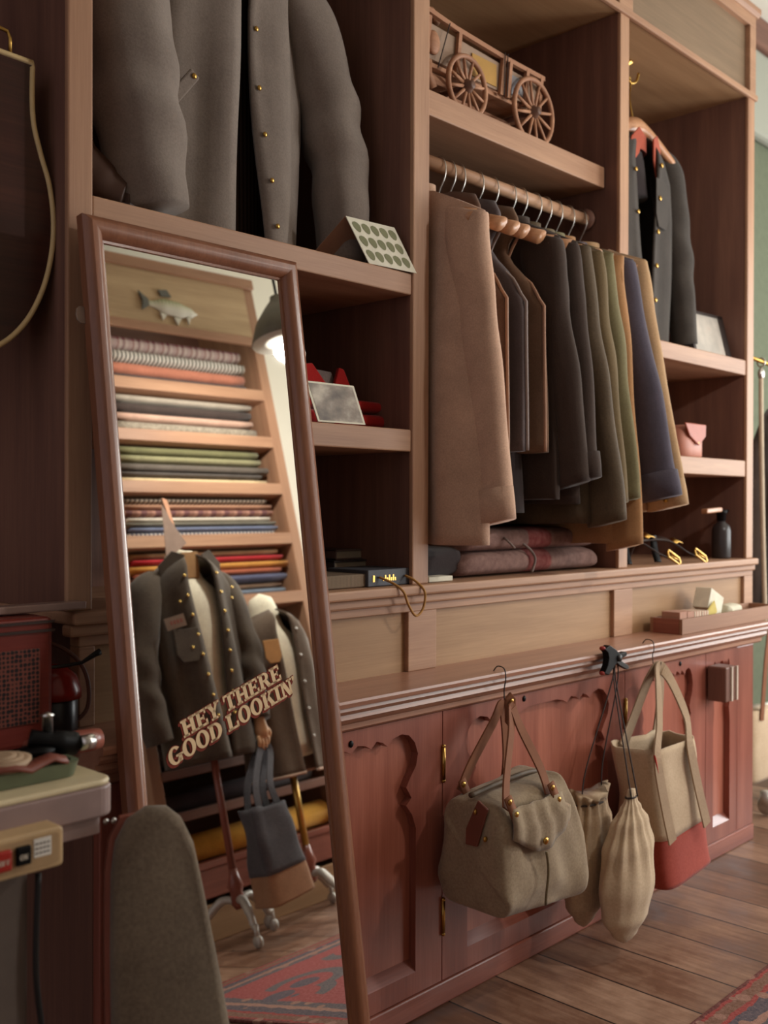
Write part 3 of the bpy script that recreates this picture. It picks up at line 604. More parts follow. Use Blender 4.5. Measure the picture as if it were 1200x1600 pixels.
def folded(b, x0, x1, y0, y1, z0, z1, seed, n=40, mi=0):
    """soft folded slab: rounded section swept along x"""
    rings = []
    for i in range(15):
        s = i/14; x = lerp(x0, x1, s); e = min(1, min(s, 1-s)*8+.55); ring = []
        for j in range(n):
            u = 2*PI*j/n; cy, cz = (y0+y1)/2, (z0+z1)/2
            yy = (y1-y0)/2*math.copysign(abs(cos(u))**.45, cos(u)); zz = (z1-z0)/2*math.copysign(abs(sin(u))**.6, sin(u))*e
            w = nz(x*8+seed, cos(u)*1.5, sin(u)*1.5)*.10*(z1-z0)
            ring.append((x+.012*nz(seed, cos(u)*2, sin(u)*2+i*.01), cy+yy*(.94+.06*e), max(z0, z0+(z1-z0)/2*e+zz+(w if sin(u) > 0 else 0))))
        rings.append(ring)
    return b.loft(rings, True, mi)
t = thing('folded_shirt', 'folded red shirt with raised collar points behind the photograph', 'shirt', (.65, .2, 1.244))
b = MB(); folded(b, .46, .91, .09, .36, 1.2445, 1.285, 3); folded(b, .46, .89, .10, .35, 1.283, 1.315, 5); b.build('shirt_body', RF, t, True)
for P in ([(.572, 1.380), (.59, 1.30), (.665, 1.30), (.64, 1.345), (.605, 1.385)], [(.535, 1.31), (.645, 1.315), (.59, 1.345), (.545, 1.375)], [(.66, 1.305), (.74, 1.305), (.715, 1.345), (.70, 1.380), (.685, 1.383), (.668, 1.345)]):
    q = MB(); q.prism([(p_[0]+.03, p_[1]) for p_ in P], (0, .12-.12*1.31, 0), (1, 0, 0), (0, .12, 1), (0, .01, 0)); q.build('collar_leaf', RF, t, bevel=.003)
q = MB(); q.prism([(.575, 1.305), (.70, 1.305), (.672, 1.372), (.61, 1.375)], (.03, .135-.12*1.31, 0), (1, 0, 0), (0, .12, 1), (0, .008, 0)); q.build('collar_stand', GRW, t, label='grey inner collar stand')
ZB = ZL+.001
tw = stripes('tweed_weave', [(0, (104, 88, 74)), (.5, (140, 120, 100))], .004, (0, 1)); 
t = tag(MB().box(.50, .70, .02, .20, ZB, ZB+.028).build('tweed_book', tw, bevel=.003), 'flat tweed covered book on the bottom left ledge', 'book')
t = thing('gift_box', 'slate box with gold lettering and a cord handle on the ledge', 'box', (.74, .07, ZB))
b = MB(); b.box(.69, .83, .012, .14, ZB, ZB+.036); b.build('box_body', plain('slate_card', (74, 74, 80), .6), t, bevel=.002)
b = MB(); b.box(.704, .710, .0108, .0117, ZB+.010, ZB+.024)
for i in range(7): b.box(.735+.0062*i, .739+.0062*i, .0108, .0117, ZB+.011, ZB+.018+.006*((i*3) % 2))
b.build('gold_print', M['brass'], t)
b = MB(); b.tube(spline([(.722, .010, ZB+.02), (.742, -.015, ZB+.006), (.757, -.030, ZB-.012), (.772, -.030, ZB-.040), (.796, -.030, ZB-.066), (.820, -.030, ZB-.052), (.826, -.030, ZB-.016), (.815, -.012, ZB+.008), (.805, .010, ZB+.02)], 6), .0028, 8); b.build('cord_handle', M['cord'], t, True)
for i, (x0, x1, y0, y1, z0, z1, lb_, mt) in enumerate([(.715, .93, .145, .33, 0, .05, 'thick black book lying behind the slate gift box', plain('black_cover', (54, 46, 46), .5)), (.735, .92, .16, .32, .0505, .074, 'thin dark brown book on top of the thick black book', plain('brown_cover', (98, 78, 72), .5))]):
    q = thing('book', lb_, 'book', ((x0+x1)/2, (y0+y1)/2, ZB+z0)); MB().box(x0, x1, y0, y1, ZB+z0, ZB+z0+.004).box(x0, x1, y0, y1, ZB+z1-.004, ZB+z1).box(x0, x0+.004, y0, y1, ZB+z0, ZB+z1).build('cover', mt, q, bevel=.001)
    MB().box(x0+.005, x1-.004, y0+.004, y1-.004, ZB+z0+.004, ZB+z1-.004).build('pages', plain('book_pages', (150, 136, 118), .8), q)
q = thing('fabric_roll', 'short pale linen roll tied with dark thread beside the books', 'roll', (.56, .11, ZB+.03)); b = MB(); b.lathe([(.006, 0), (.022, .0), (.023, .06), (.024, .13), (.022, .145), (.006, .146)], (.52, .225, ZB+.024), 'x', 20); b.build('roll', plain('linen', (168, 144, 120), .9), q, True)
b = MB(); b.tube([(.61, .225+.0245*cos(2*PI*k/20), ZB+.024+.0245*sin(2*PI*k/20)) for k in range(20)], .0015, 6, closed=True); b.build('thread', M['string'], q, True)

# blanket bundle under the rail
t = thing('blanket_roll', 'folded grey blanket with dark red stripes under the hanging coats', 'blanket', (1.3, .15, ZB))
bl = NT('blanket_wool', .95, .1); sx = bl.n('ShaderNodeSeparateXYZ'); bl.l(bl.coord((1, 1, 1)), sx.inputs[0])
r = bl.ramp(bl.math('ADD', sx.outputs[0], .5), [(0, lin((120, 92, 86))), (.498, lin((132, 102, 94))), (.5, lin((132, 48, 46))), (.60, lin((132, 48, 46))), (.602, lin((124, 96, 88)))])
bl.base(bl.mix(.35, r, bl.ramp(bl.noise(bl.coord((1, 1, 1)), 60, 4), [(.3, lin((90, 66, 62))), (.7, lin((160, 128, 118)))]))); bl.bump(bl.noise(bl.coord((1, 1, 1)), 220, 3), .4)
b = MB(); folded(b, 1.02, 1.66, .03, .33, ZB, ZB+.066, 2); folded(b, 1.04, 1.63, .03, .32, ZB+.060, ZB+.122, 7); b.build('blanket_folds', bl.m, t, True, sub=1)
b = MB(); folded(b, .90, 1.06, .05, .34, ZB, ZB+.075, 12); b.build('dark_fold', C['blk'], t, True, label='black folded cloth end')
b = MB(); b.tube(spline([(1.30, .022, ZB+.005), (1.31, .02, ZB+.045), (1.27, .04, ZB+.085), (1.22, .10, ZB+.115), (1.16, .2, ZB+.112)], 6), .0035, 8); b.tube(spline([(1.22, .09, ZB+.115), (1.19, .02, ZB+.09), (1.21, .01, ZB+.07)], 5), .003, 8); b.build('cord', plain('grey_cord', (130, 112, 104), .8), t, True)
t = tag(MB().box(.885, .97, .01, .05, ZB, ZB+.012).build('folded_tag', card, bevel=.002), 'small cream folded tag on the ledge beside the black cloth', 'tag')

# ------------------------------------------------------------------ right bay small things
t = thing('picture_frame', 'dark framed picture standing in the right bay beside the denim jacket', 'picture', (2.36, .06, 1.577))
A, ux, uz = Vector((2.268, .07, 1.577)), Vector((1, -.07, 0)).normalized(), Vector((.10, .28, .96)).normalized()
def pr(a, c): return A+ux*a+uz*c
b = MB(); nrm = Vector((0, .014, 0))
for a0, a1, c0, c1 in ((0, .235, 0, .012), (0, .235, .155, .165), (0, .014, 0, .165), (.205, .235, 0, .165)): b.obox(pr((a0+a1)/2, (c0+c1)/2), ux*(a1-a0)/2, nrm/2, uz*(c1-c0)/2)
b.build('frame_border', plain('dark_frame', (62, 54, 52), .4), t)
pic = NT('faded_print', .35, .4); pic.base(pic.ramp(pic.noise(pic.coord((6, 6, 6)), 1.5, 3), [(.4, lin((186, 178, 168))), (.55, lin((206, 196, 184))), (.68, lin((196, 170, 156)))])); b = MB(); b.obox(pr(.110, .083), ux*.097, Vector((0, .003, 0)), uz*.073); b.build('print', pic.m, t)
b = MB(); b.obox(pr(.117, .08)+Vector((0, .035, -.008)), ux*.03, Vector((0, .02, -.055)), (0, .002, .001)); b.build('easel_leg', plain('dark_frame', (62, 54, 52), .4), t)
t = thing('leather_pouch', 'pinkish tan leather pouch with a flap on the right lower shelf', 'pouch', (2.24, .08, 1.233))
LP = plain('pink_tan_leather', (190, 126, 106), .5)
b = MB(); b.loft([[(2.245+.075*k_*math.copysign(abs(cos(2*PI*j/28))**.6, cos(2*PI*j/28)), .09+.04*k_*math.copysign(abs(sin(2*PI*j/28))**.7, sin(2*PI*j/28)), z) for j in range(28)] for z, k_ in ((1.2335, .85), (1.24, 1), (1.29, 1), (1.335, .82), (1.34, .7))]); b.build('pouch_body', LP, t, True)
b = MB(); b.prism([(-.072, .03), (.072, .03), (.06, -.01), (.005, -.042), (-.05, -.012)], (2.245, .052, 1.315), (1, 0, 0), (0, .12, 1), (0, -.007, 0)); b.build('flap', plain('rust_leather', (170, 88, 66), .5), t, bevel=.003); studs(t, [(2.25, .044, 1.282)], .006)
t = thing('siphon_bottle', 'dark slim bottle with a side lever at the bottom of the right bay', 'bottle', (2.455, .05, ZB))
b = MB(); b.lathe([(.001, 0), (.030, 0), (.032, .006), (.032, .092), (.028, .110), (.015, .122), (.012, .128), (.001, .129)], (2.452, .06, ZB), 'z', 28); b.build('bottle_body', plain('dark_enamel', (56, 50, 50), .3), t, True)
b = MB(); b.lathe([(.012, .126), (.016, .130), (.016, .150), (.020, .153), (.020, .165), (.001, .166)], (2.452, .06, ZB), 'z', 20); b.tube([(2.425, .06, ZB+.158), (2.50, .06, ZB+.162)], .005, 8); b.build('valve', M['black'], t, True)
b = MB(); b.obox((2.365, .052, ZB+.163), (.055, 0, .003), (0, .012, 0), (0, 0, .008)); b.build('lever', M['hang'], t, bevel=.004, label='pale wooden lever')
for i, (x0, lb_) in enumerate([(1.845, 'black leather strap with a brass buckle, nearer the coats'), (2.02, 'black leather strap with a brass buckle, nearer the bottle')]):
    t = thing('leather_strap', lb_, 'strap', (x0, .05, ZB), 'buckled straps on the right ledge')
    b = MB(); b.ribbon(spline([(x0-.02, .16, ZB+.004), (x0-.03, .13, ZB+.06), (x0+.01, .10, ZB+.094-.02*i), (x0+.06, .06, ZB+.07), (x0+.11, .025, ZB+.035), (x0+.15, .006, ZB+.016)], 7), (0, .5, .25), .024, .004); b.build('strap_loop', M['dleather'], t, True)
    b = MB(); b.ribbon(spline([(x0+.02, .09, ZB+.085), (x0+.015, .08, ZB+.04), (x0+.0, .06, ZB+.003)], 6), (.6, -.3, .1), .022, .004); b.build('strap_end', M['black'], t, True)
    b = MB(); P = [(-.034, -.016), (.034, -.016), (.040, 0), (.034, .016), (-.034, .016), (-.04, 0)]
    b.tube([Vector((x0+.155, -.004, ZB+.020))+Vector((.8, -.1, -.38))*p+Vector((.25, .2, .65))*q_ for p, q_ in P], .0042, 8, closed=True); b.tube([(x0+.145, .008, ZB+.028), (x0+.175, -.012, ZB+.010)], .003, 6); b.build('buckle', M['brass'], t, True)
    b = MB(); b.ribbon(spline([(x0+.075, .052, ZB+.083-.02*i), (x0+.09, .048, ZB+.09-.02*i), (x0+.11, .044, ZB+.084-.02*i)], 3), (0, .6, .3), .028, .003); b.build('keeper_loop', M['brass'], t, True)
tag(MB().obox((1.90, .20, ZB+.068), (.05, 0, .008), (0, .006, 0), (-.004, .008, .066)).build('leather_case', plain('brown_hide', (106, 66, 56), .6), bevel=.003), 'upright flat brown leather case behind the buckled straps', 'leather')

# ------------------------------------------------------------------ bags hanging from the counter moulding
CV = cloth('olive_canvas', (132, 112, 90), (160, 140, 114), 500); NC = cloth('natural_canvas', (186, 160, 130), (206, 182, 152), 500); RCN = cloth('red_canvas', (152, 62, 50), (172, 78, 64), 500)
t = thing('duffel_bag', 'olive canvas duffel bag with tan leather handles hung on the cabinet', 'bag', (.92, -.21, .23))
b = MB(); rings = []; NB, NSX = 56, 36
for i in range(NSX+1):
    s = i/NSX; e = min(s, 1-s); x = lerp(.772, 1.075, s); k_ = interp([0, .02, .06], [.90, .97, 1.0], e); ring = []
    for j in range(NB):
        u = 2*PI*j/NB; cu, su = math.copysign(abs(cos(u))**.30, cos(u)), math.copysign(abs(sin(u))**.34, sin(u))
        z = .352+.128*su*k_; hy = (.094-.022*(su*.5+.5)**1.6)*k_; y = -.206+hy*cu
        w = (.012*nz(x*16, cu*1.5, su*2.6+3)+.006*sin(x*70+su*4)*max(0, -cu)*(1-abs(su)))*k_
        xx = x-.055*max(0, su)*s*s+.02*(1-su)*.0+(-.012 if i == 0 else .012 if i == NSX else 0)*(0 if abs(su) > .7 else 1)
        ring.append((xx, y-w*(1 if cu < 0 else -1)*.9, z+.03*(s-.5)*(su)+w*.4))
    rings.append(ring)
b.loft(rings, True); body = b.build('bag_body', CV, t, True, sub=1)
# front pocket and flap
def fronty(z): q = min(1, max(0, (z-.352)/.128*.5+.5)); return -.206-(.094-.022*q**1.6)-.005
P = [(.800, .455), (.985, .462), (1.005, .392), (.965, .370), (.92, .362), (.885, .360), (.85, .372), (.815, .385), (.793, .39)]
q = MB(); N_ = 20; rings = []
for i in range(N_+1):
    s = i/N_; x0 = lerp(.792, .995, s); zb_ = .372+.012*cos(s*2*PI)+.018*abs(2*s-1)**3; ring = []
    for k_ in range(7): z = lerp(.462, zb_, k_/6); ring.append((x0-.02*s*(k_ < 3), fronty(z)-.006-.006*sin(PI*k_/6)-.003*sin(s*24), z))
    rings.append(ring)
q.loft(rings, False, 0, False); fl = q.build('pocket_flap', CV, t, True, solid=.006); studs(fl, [(.888, fronty(.375)-.016, .382)], .008)
q = MB(); q.tube([(.886+.006*sin(k*.5), -.314-.0015*k*.2, .36-.012*k) for k in range(10)], .003, 6); q.build('pocket_seam', C['olive2'], t, True)
q = MB(); q.tube(spline([(.772, -.205, .478), (.85, -.208, .486), (.95, -.21, .492), (1.0, -.212, .488)], 6), .006, 8); q.build('zipper', plain('zip_tape', (92, 74, 56), .6), t, True)
for (x0, y0, z0, x1) in ((.79, -.282, .462, .940), (.805, -.150, .470, .960)):
    q = MB(); top = (.935 if y0 < -.2 else .942, y0*.25-.155*.75, .635)
    q.ribbon(spline([(x0, y0, z0), (x0+.035, y0*.8-.155*.2, z0+.05), (x0+.11, y0*.45-.155*.55, z0+.13), top, (x1-.005, y0*.45-.155*.55, z0+.13), (x1+.005, y0*.8-.155*.2, z0+.05), (x1, y0, z0)], 6), None, .024, .004); hd = q.build('handle', M['leather'], t)
    for x in (x0, x1):
        q = MB(); q.ribbon([(x, y0-.004, z0+.025), (x+.006, y0-.012, z0), (x+.016, y0-.014, z0-.022)], (1, 0, 0), .022, .004); q.build('leather_tab', M['leather'], hd, True)
        studs(hd, [(x, y0-.010, z0+.016), (x+.012, y0-.018, z0-.010)], .0065, M['brass'], 'rivet')
q = MB(); q.prism([(0, .035), (.013, .02), (.012, -.03), (0, -.045), (-.012, -.03), (-.013, .02)], (.938, -.178, .632), (.9, -.4, 0), (0, 0, 1), (0, -.006, 0)); wr = q.build('handle_wrap', M['leather'], t, bevel=.002); studs(wr, [(.938, -.186, .648), (.938, -.186, .612)], .0055, M['brass'], 'rivet')
q = MB(); q.prism([(0, .03), (.03, .035), (.04, -.03), (.03, -.06), (.0, -.05)], (.770, -.245, .43), (0, .9, .3), (.05, -.3, 1), (-.006, 0, 0)); q.build('end_tab', plain('red_leather', (112, 60, 44), .6), t, bevel=.002, label='red-brown leather tab on the bag end'); studs(t, [(.764, -.25, .40), (.764, -.225, .45)], .006)
def s_hook(x, y, z, label, h=.075):
    o = thing('wire_hook', label, 'hook', (x, y, z), None); b = MB()
    b.tube(spline([(x, y+.03, z-.012), (x, y+.016, z+.006), (x, y-.004, z+.003), (x, y-.008, z-.02), (x, y-.004, z-h*.6), (x, y-.008, z-h-.01), (x+.004, y-.020, z-h-.016), (x+.006, y-.026, z-h+.004)], 6), .0014, 6); b.build('hook_wire', M['iron'], o, True); return o
s_hook(.952, -.150, .71, 'thin wire hook over the counter edge holding the olive duffel bag')
s_hook(1.605, -.150, .71, 'thin wire hook over the counter edge holding the canvas tote', .055)

t = thing('tote_bag', 'natural canvas tote bag with red canvas base hung on the cabinet', 'bag', (1.58, -.2, .1))
def tote(t, z0, z1, cb, ct, wb, wt, db, dt_, matf, zsplit, matb, seed, y0, cut=0):
    for nm, za, zb_, mt in (('bag_body', zsplit, z1, matf), ('bag_base', z0, zsplit+.002, matb)):
        rings = []; b = MB()
        for i in range(15):
            z = lerp(zb_, za, i/14); s = (z-z0)/(z1-z0); ring = []; cx = lerp(cb, ct, s**.9)
            wx = lerp(wb, wt, s); wy = lerp(db, dt_, s**.8)
            for j in range(52):
                u = 2*PI*j/52; cu, su = math.copysign(abs(cos(u))**.38, cos(u)), math.copysign(abs(sin(u))**.38, sin(u))
                w = .018*nz(cu*1.3+seed, su*1.3, s*2.4)*(.3+s)
                ring.append((cx+(wx+w)*cu, y0+(wy+w*.6)*su+.015*(1-s), z+(.012*cu*(1-s))+(.012*nz(cu*2, su*2, 7) if i == 0 and nm == 'bag_body' else 0)))
            rings.append(ring)
        b.loft(rings if nm == 'bag_base' else rings, nm == 'bag_base'); b.build(nm, mt, t, True, solid=.004 if nm == 'bag_body' else 0)
tote(t, .105, .465, 1.635, 1.545, .130, .122, .082, .06, NC, .232, RCN, 3, -.195)
ST = cloth('strap_webbing', (150, 124, 98), (168, 142, 114), 500)
for y0, nm in ((-.262, 0), (-.135, 1)):
    q = MB(); bk = .05*nm
    L = [(1.475+bk, y0-.022, .235), (1.45+bk, y0-.012, .34), (1.43+bk, y0-.004, .45), (1.490+bk*.8, y0*.75-.165*.25, .52), (1.555+bk*.4, y0*.35-.165*.65, .605), (1.592, -.168-.008*(1-nm), .640)]; R = [(1.618, -.168-.008*(1-nm), .640), (1.632+bk*.3, y0*.35-.165*.65, .60), (1.632+bk*.6, y0*.75-.165*.25, .52), (1.60+bk, y0-.004, .45), (1.63+bk, y0-.012, .34), (1.66+bk, y0-.022, .238)]
    if nm: L, R = L[2:], R[:-2]
    q.ribbon(spline(L+R, 6), None, .036, .004); q.build('strap', ST, t)
q = MB(); q.obox((1.425, -.268, .425), (.006, .002, -.004), (0, .003, 0), (.012, 0, -.034)); q.build('side_label', plain('red_label', (176, 52, 38), .7), t, bevel=.002, label='small red label tab')
def pouch(label, cx, cy, z0, z1, r, seed, ry, lean, loc, prof, zs):
    t = thing('drawstring_bag', label, 'bag', loc, 'drawstring bags hung from the clamp')
    b = MB(); rings = []
    for i in range(37):
        s = i/36; k_ = interp([0, .05, .18, .38, .60, .78, .88, .93, 1], prof, s); ring = []
        for j in range(56):
            u = 2*PI*j/56; pl = 1+(.16*sin(u*11+seed+3*nz(u, s*2, seed)))*interp([0, .35, .80, .9, 1], [0, .12, .8, 1, .7], s)+.07*nz(cos(u)*1.6, sin(u)*1.6, seed+s*3)
            ring.append((cx+lean*(s-.5)+r*k_*pl*cos(u), cy+ry*k_*pl*sin(u), lerp(z0, z1, s)+(.012*sin(u*2+seed) if s > .95 and seed < 3 else 0)))
        rings.append(ring)
    b.loft(rings, True); b.build('bag_body', NC if seed > 3 else cloth('grey_beige_canvas', (158, 134, 108), None, 500), t, True)
    zt = lerp(z0, z1, zs); kz = interp([0, .05, .18, .38, .60, .78, .88, .93, 1], prof, zs); b = MB(); top = Vector((1.402, -.162, .693))
    for dx in (-r*kz*.8, r*kz*.8): b.tube(spline([(cx+lean*.4+dx, cy-.01, zt), (cx+lean*.4+dx*.8+(top.x-cx)*.2, cy*.8+top.y*.2, zt+.08), tuple(top+Vector((dx*.3, 0, -.06))), tuple(top)], 6), .0018, 6)
    b.tube([(cx+lean*.385+r*kz*1.02*cos(2*PI*k/20), cy+ry*kz*1.02*sin(2*PI*k/20), zt) for k in range(20)], .0025, 6, closed=True); b.build('drawstring', M['string'], t, True)
pouch('greyish drawstring bag with a ruffled top, beside the olive duffel', 1.250, -.178, .065, .388, .086, 2.2, .045, .02, (1.25, -.17, .08), [.10, .40, .76, .98, 1, .86, .70, .66, .80], .92)
pouch('fuller pale drawstring bag hanging lower in front of the tote', 1.285, -.27, .045, .40, .097, 5.1, .05, .03, (1.285, -.27, .045), [.12, .46, .84, 1, .88, .62, .34, .20, .12], .95)
t = thing('spring_clamp', 'black spring clamp gripping the counter edge above the drawstring bags', 'clamp', (1.40, -.15, .69))
b = MB(); b.prism([(-.05, .022), (-.025, .03), (.005, .016), (.022, .004), (.055, .006), (.055, -.004), (.02, -.012), (.0, -.022), (-.03, -.044), (-.05, -.038), (-.035, -.020), (-.03, -.002), (-.035, .012)], (1.385, -.156, .698), (1, 0, 0), (0, 0, 1), (0, -.018, 0)); b.build('clamp_jaw', M['black'], t, bevel=.002)
b = MB(); b.prism([(.0, -.006), (.02, -.004), (.06, -.022), (.066, -.030), (.055, -.032), (.02, -.018)], (1.39, -.160, .69), (1, 0, 0), (0, 0, 1), (0, -.012, 0)); b.build('clamp_handle', M['iron'], t, bevel=.001)
b = MB(); b.lathe([(.009, 0), (.009, -.024)], (1.402, -.154, .692), 'y', 14); b.build('clamp_spring', M['iron'], t, True)
for x, z in ((1.338, .722), (1.337, .660)): MB().ball((x, -.165, z), .007, .008, .005).build('rubber_tip', plain('red_rubber', (150, 52, 44), .6), t, True)

# ------------------------------------------------------------------ tray on the counter
ZC = .7055
t = thing('wooden_tray', 'long shallow wooden tray on the right end of the counter', 'tray', (2.15, -.05, ZC))
b = MB(); b.box(1.844, 2.50, -.115, -.105, ZC, ZC+.044); b.box(1.844, 2.50, -.022, -.012, ZC, ZC+.044); b.box(2.49, 2.50, -.105, -.022, ZC, ZC+.044); b.build('tray_sides', M['tray'], t, bevel=.001)
MB().box(1.8435, 1.854, -.1045, -.0225, ZC, ZC+.0437).build('tray_end', M['mah_y'], t, label='darker reddish end board of the tray'); MB().box(1.854, 2.49, -.105, -.022, ZC, ZC+.008).build('tray_bottom', M['oak_x'], t)
ck = stripes('printed_edge', [(0, (206, 190, 168)), (.55, (176, 128, 112))], .016, 0)
for i in range(4):
    x = 1.862+.046*i; tag(MB().box(x, x+.043, -.098, -.040, ZC+.0085, ZC+.062-.002*i).build('card_packet', ck if i > 1 else plain('striped_card', (176, 132, 112), .8), bevel=.001), ['tan card packet at the near end of the wooden tray', 'tan card packet second along the wooden tray', 'cream printed card packet third along the wooden tray', 'cream printed card packet beside the white box in the tray'][i], 'packet', 'card packets in the tray')
t = tag(MB().obox((2.125, -.055, ZC+.072), (.042, 0, -.018), (0, .026, 0), (.012, 0, .030)).build('small_carton', card, bevel=.002), 'small white carton lying tilted in the wooden tray', 'box')
tag(MB().obox((2.085, -.088, ZC+.050), (.022, 0, .014), (0, .0015, .002), (-.008, 0, .016)).build('yellow_ticket', plain('yellow_paper', (206, 184, 100), .8)), 'yellow paper ticket leaning on the tray front', 'paper')
b = MB(); folded(b, 2.20, 2.28, -.095, -.04, ZC+.0085, ZC+.058, 4, 24); tag(b.build('paper_bundle', plain('cream_paper', (214, 206, 182), .8), smooth=True), 'crumpled cream paper bundle at the right of the tray', 'paper')

# ------------------------------------------------------------------ left bay: guitar, radio, jar, tools
t = thing('guitar', 'dark guitar body with cream binding hanging in the left bay', 'guitar', (-.24, .08, 1.30))
half = [(0, 1.302), (.06, 1.306), (.12, 1.325), (.165, 1.365), (.196, 1.42), (.213, 1.48), (.218, 1.54), (.211, 1.60), (.195, 1.65), (.183, 1.695), (.180, 1.74), (.181, 1.795), (0, 1.800)]
_s = spline([(a, 0, z) for a, z in half[:-1]], 5); half = [(max(0, p.x), p.z) for p in _s]+[half[-1]]
cxg = -.240; out = [(cxg+a, z) for a, z in half]+[(cxg-a, z) for a, z in reversed(half[1:-1])]
gw = wood('guitar_wood', (44, 24, 20), (78, 42, 32), 'x', .25, .3)
b = MB(); b.prism(out, (0, .045, 0), (1, 0, 0), (0, 0, 1), (0, .09, 0)); b.build('guitar_body', gw, t)
b = MB(); b.tube([(x, .045, z) for x, z in out], .0045, 8, closed=True); b.build('binding', plain('cream_binding', (206, 178, 128), .4), t, True)
b = MB(); b.box(cxg-.028, cxg+.028, .02, .05, 1.80, 2.15); b.build('neck', gw, t, bevel=.006)
b = MB(); b.lathe([(.05, 0), (.05, -.003), (.001, -.003)], (cxg, .045, 1.66), 'y', 28); b.build('sound_hole', M['black'], t, True)
b = MB(); b.tube([(-.095, .05, 1.80), (-.095, .05, 1.825), (-.10, .05, 1.835), (-.13, .05, 1.838)], .003, 8); b.build('strap_pin', M['brass'], t, True)
tag(MB().box(-.55, -.006, -.035, -.002, .905, .917).build('glass_shelf', plain('pale_glass_edge', (176, 150, 140), .2, .2), bevel=.002), 'narrow shelf with a pale shiny edge above the red radio', 'shelf')
t = thing('radio', 'red-brown tabletop radio with a mesh speaker grille in the left bay', 'radio', (-.25, -.02, .7055))
RD = wood('radio_wood', (96, 34, 28), (128, 52, 40), 'x', .4, .2)
b = MB(); b.box(-.42, -.088, -.08, .06, .706, .902); rb = b.build('radio_case', RD, t, bevel=.008)
b = MB(); b.box(-.42, -.088, -.084, -.078, .893, .897); b.box(-.42, -.088, -.084, -.078, .880, .884); b.build('trim_groove', M['dleather'], t)
gr = NT('speaker_mesh', .6, .2); vo = gr.n('ShaderNodeTexVoronoi', feature='F1'); vo.inputs['Scale'].default_value = 150; vo.inputs['Randomness'].default_value = .2; gr.l(gr.coord((1, 1, 1)), vo.inputs['Vector']); gr.base(gr.ramp(vo.outputs['Distance'], [(.52, lin((34, 25, 24))), (.66, lin((112, 60, 48)))]))
b = MB(); R_ = [(-.34+.02*cos(u_), 0+.02*sin(u_)) for u_ in ()]; b.box(-.34, -.111, -.083, -.079, .742, .856); b.build('speaker_grille', gr.m, t, bevel=.006)
b = MB(); b.lathe([(.02, 0), (.018, -.015), (.001, -.016)], (-.375, -.08, .80), 'y', 18); b.build('tuning_knob', M['brass'], t, True)
t = thing('red_lid_jar', 'dark jar with a glossy red domed lid behind the radio', 'jar', (-.045, .0, .7055))
b = MB(); b.lathe([(.001, 0), (.036, 0), (.038, .004), (.038, .052), (.034, .056), (.001, .056)], (-.045, .0, .7058), 'z', 24); b.build('jar_body', plain('dark_jar', (36, 30, 32), .3), t, True)
b = MB(); b.lathe([(.001, .054), (.044, .055), (.044, .068), (.036, .092), (.02, .106), (.001, .110)], (-.045, .0, .7058), 'z', 28); b.build('lid', M['redplastic'], t, True)
t = thing('hand_drill_bit', 'metal rod with a twisted shank lying across the jar', 'tool', (-.0, -.03, .82))
b = MB(); b.tube([(-.10, -.04, .818), (-.05, -.045, .818), (-.02, -.045, .820), (.005, -.045, .832), (.012, -.045, .834)], [.003, .003, .003, .005, .006], 8); b.build('rod', M['iron'], t, True)
b = MB(); b.tube(spline([(-.08, .05, .86), (-.03, .0, .84), (.0, -.02, .80), (.004, -.02, .74), (-.03, -.01, .71)], 7), .0035, 8); b.tube(spline([(-.03, .06, .82), (-.01, .03, .78), (-.012, .02, .73), (-.05, .02, .712)], 7), .003, 8)
tag(b.build('brown_cable', plain('brown_rubber', (96, 58, 46), .6), smooth=True), 'brown looped cable beside the red lidded jar', 'cable')

# sewing table with green tray and tools
t = thing('sewing_table', 'cream topped grey sewing table at the lower left edge', 'table', (-.45, -.29, 0))
def rrect(x0, x1, y0, y1, r, n=6):
    return [(cx+r*cos(a0+PI/2*k/n), cy+r*sin(a0+PI/2*k/n)) for cx, cy, a0 in ((x1-r, y1-r, 0), (x0+r, y1-r, PI/2), (x0+r, y0+r, PI), (x1-r, y0+r, 3*PI/2)) for k in range(n+1)]
zt = .722
b = MB(); b.prism(rrect(-1.0, -.158, -.37, -.185, .022), (0, 0, zt-.008), (1, 0, 0), (0, 1, 0), (0, 0, .008)); b.build('table_top', plain('cream_laminate', (214, 196, 158), .4), t, bevel=.003)
b = MB(); b.prism(rrect(-1.0, -.156, -.372, -.183, .024), (0, 0, zt-.047), (1, 0, 0), (0, 1, 0), (0, 0, .039)); b.build('table_apron', plain('mauve_grey_enamel', (146, 122, 116), .4), t, bevel=.003)
b = MB(); b.prism(rrect(-1.0, -.172, -.362, -.19, .01), (0, 0, zt-.070), (1, 0, 0), (0, 1, 0), (0, 0, .023)); b.build('lower_apron', plain('mauve_grey_enamel', (146, 122, 116), .4), t)
for x in (-.31, -.92):
    b = MB(); b.box(x, x+.042, -.352, -.310, 0, zt-.07); b.build('leg', plain('grey_steel_leg', (104, 92, 84), .5, .2), t, bevel=.004)
b = MB(); b.tube(spline([(-.258, -.358, .62), (-.262, -.360, .5), (-.252, -.362, .38), (-.262, -.362, .2), (-.27, -.36, .02)], 6), .004, 8); b.build('power_cable', M['iron'], t, True)
b = MB(); b.prism(rrect(-.50, -.250, .640, .688, .006), (0, -.405, 0), (1, 0, 0), (0, 0, 1), (0, .04, 0)); cb = b.build('switch_box', plain('beige_plastic', (190, 158, 116), .5), t, bevel=.003)
b = MB(); b.prism(rrect(-.495, -.257, .646, .682, .004), (0, -.4055, 0), (1, 0, 0), (0, 0, 1), (0, -.001, 0)); b.build('switch_plate', plain('dark_beige', (168, 136, 98), .5), cb)
MB().box(-.335, -.318, -.412, -.405, .652, .676).build('off_button', plain('off_red', (168, 44, 34), .4), cb, bevel=.002, label='red OFF button')
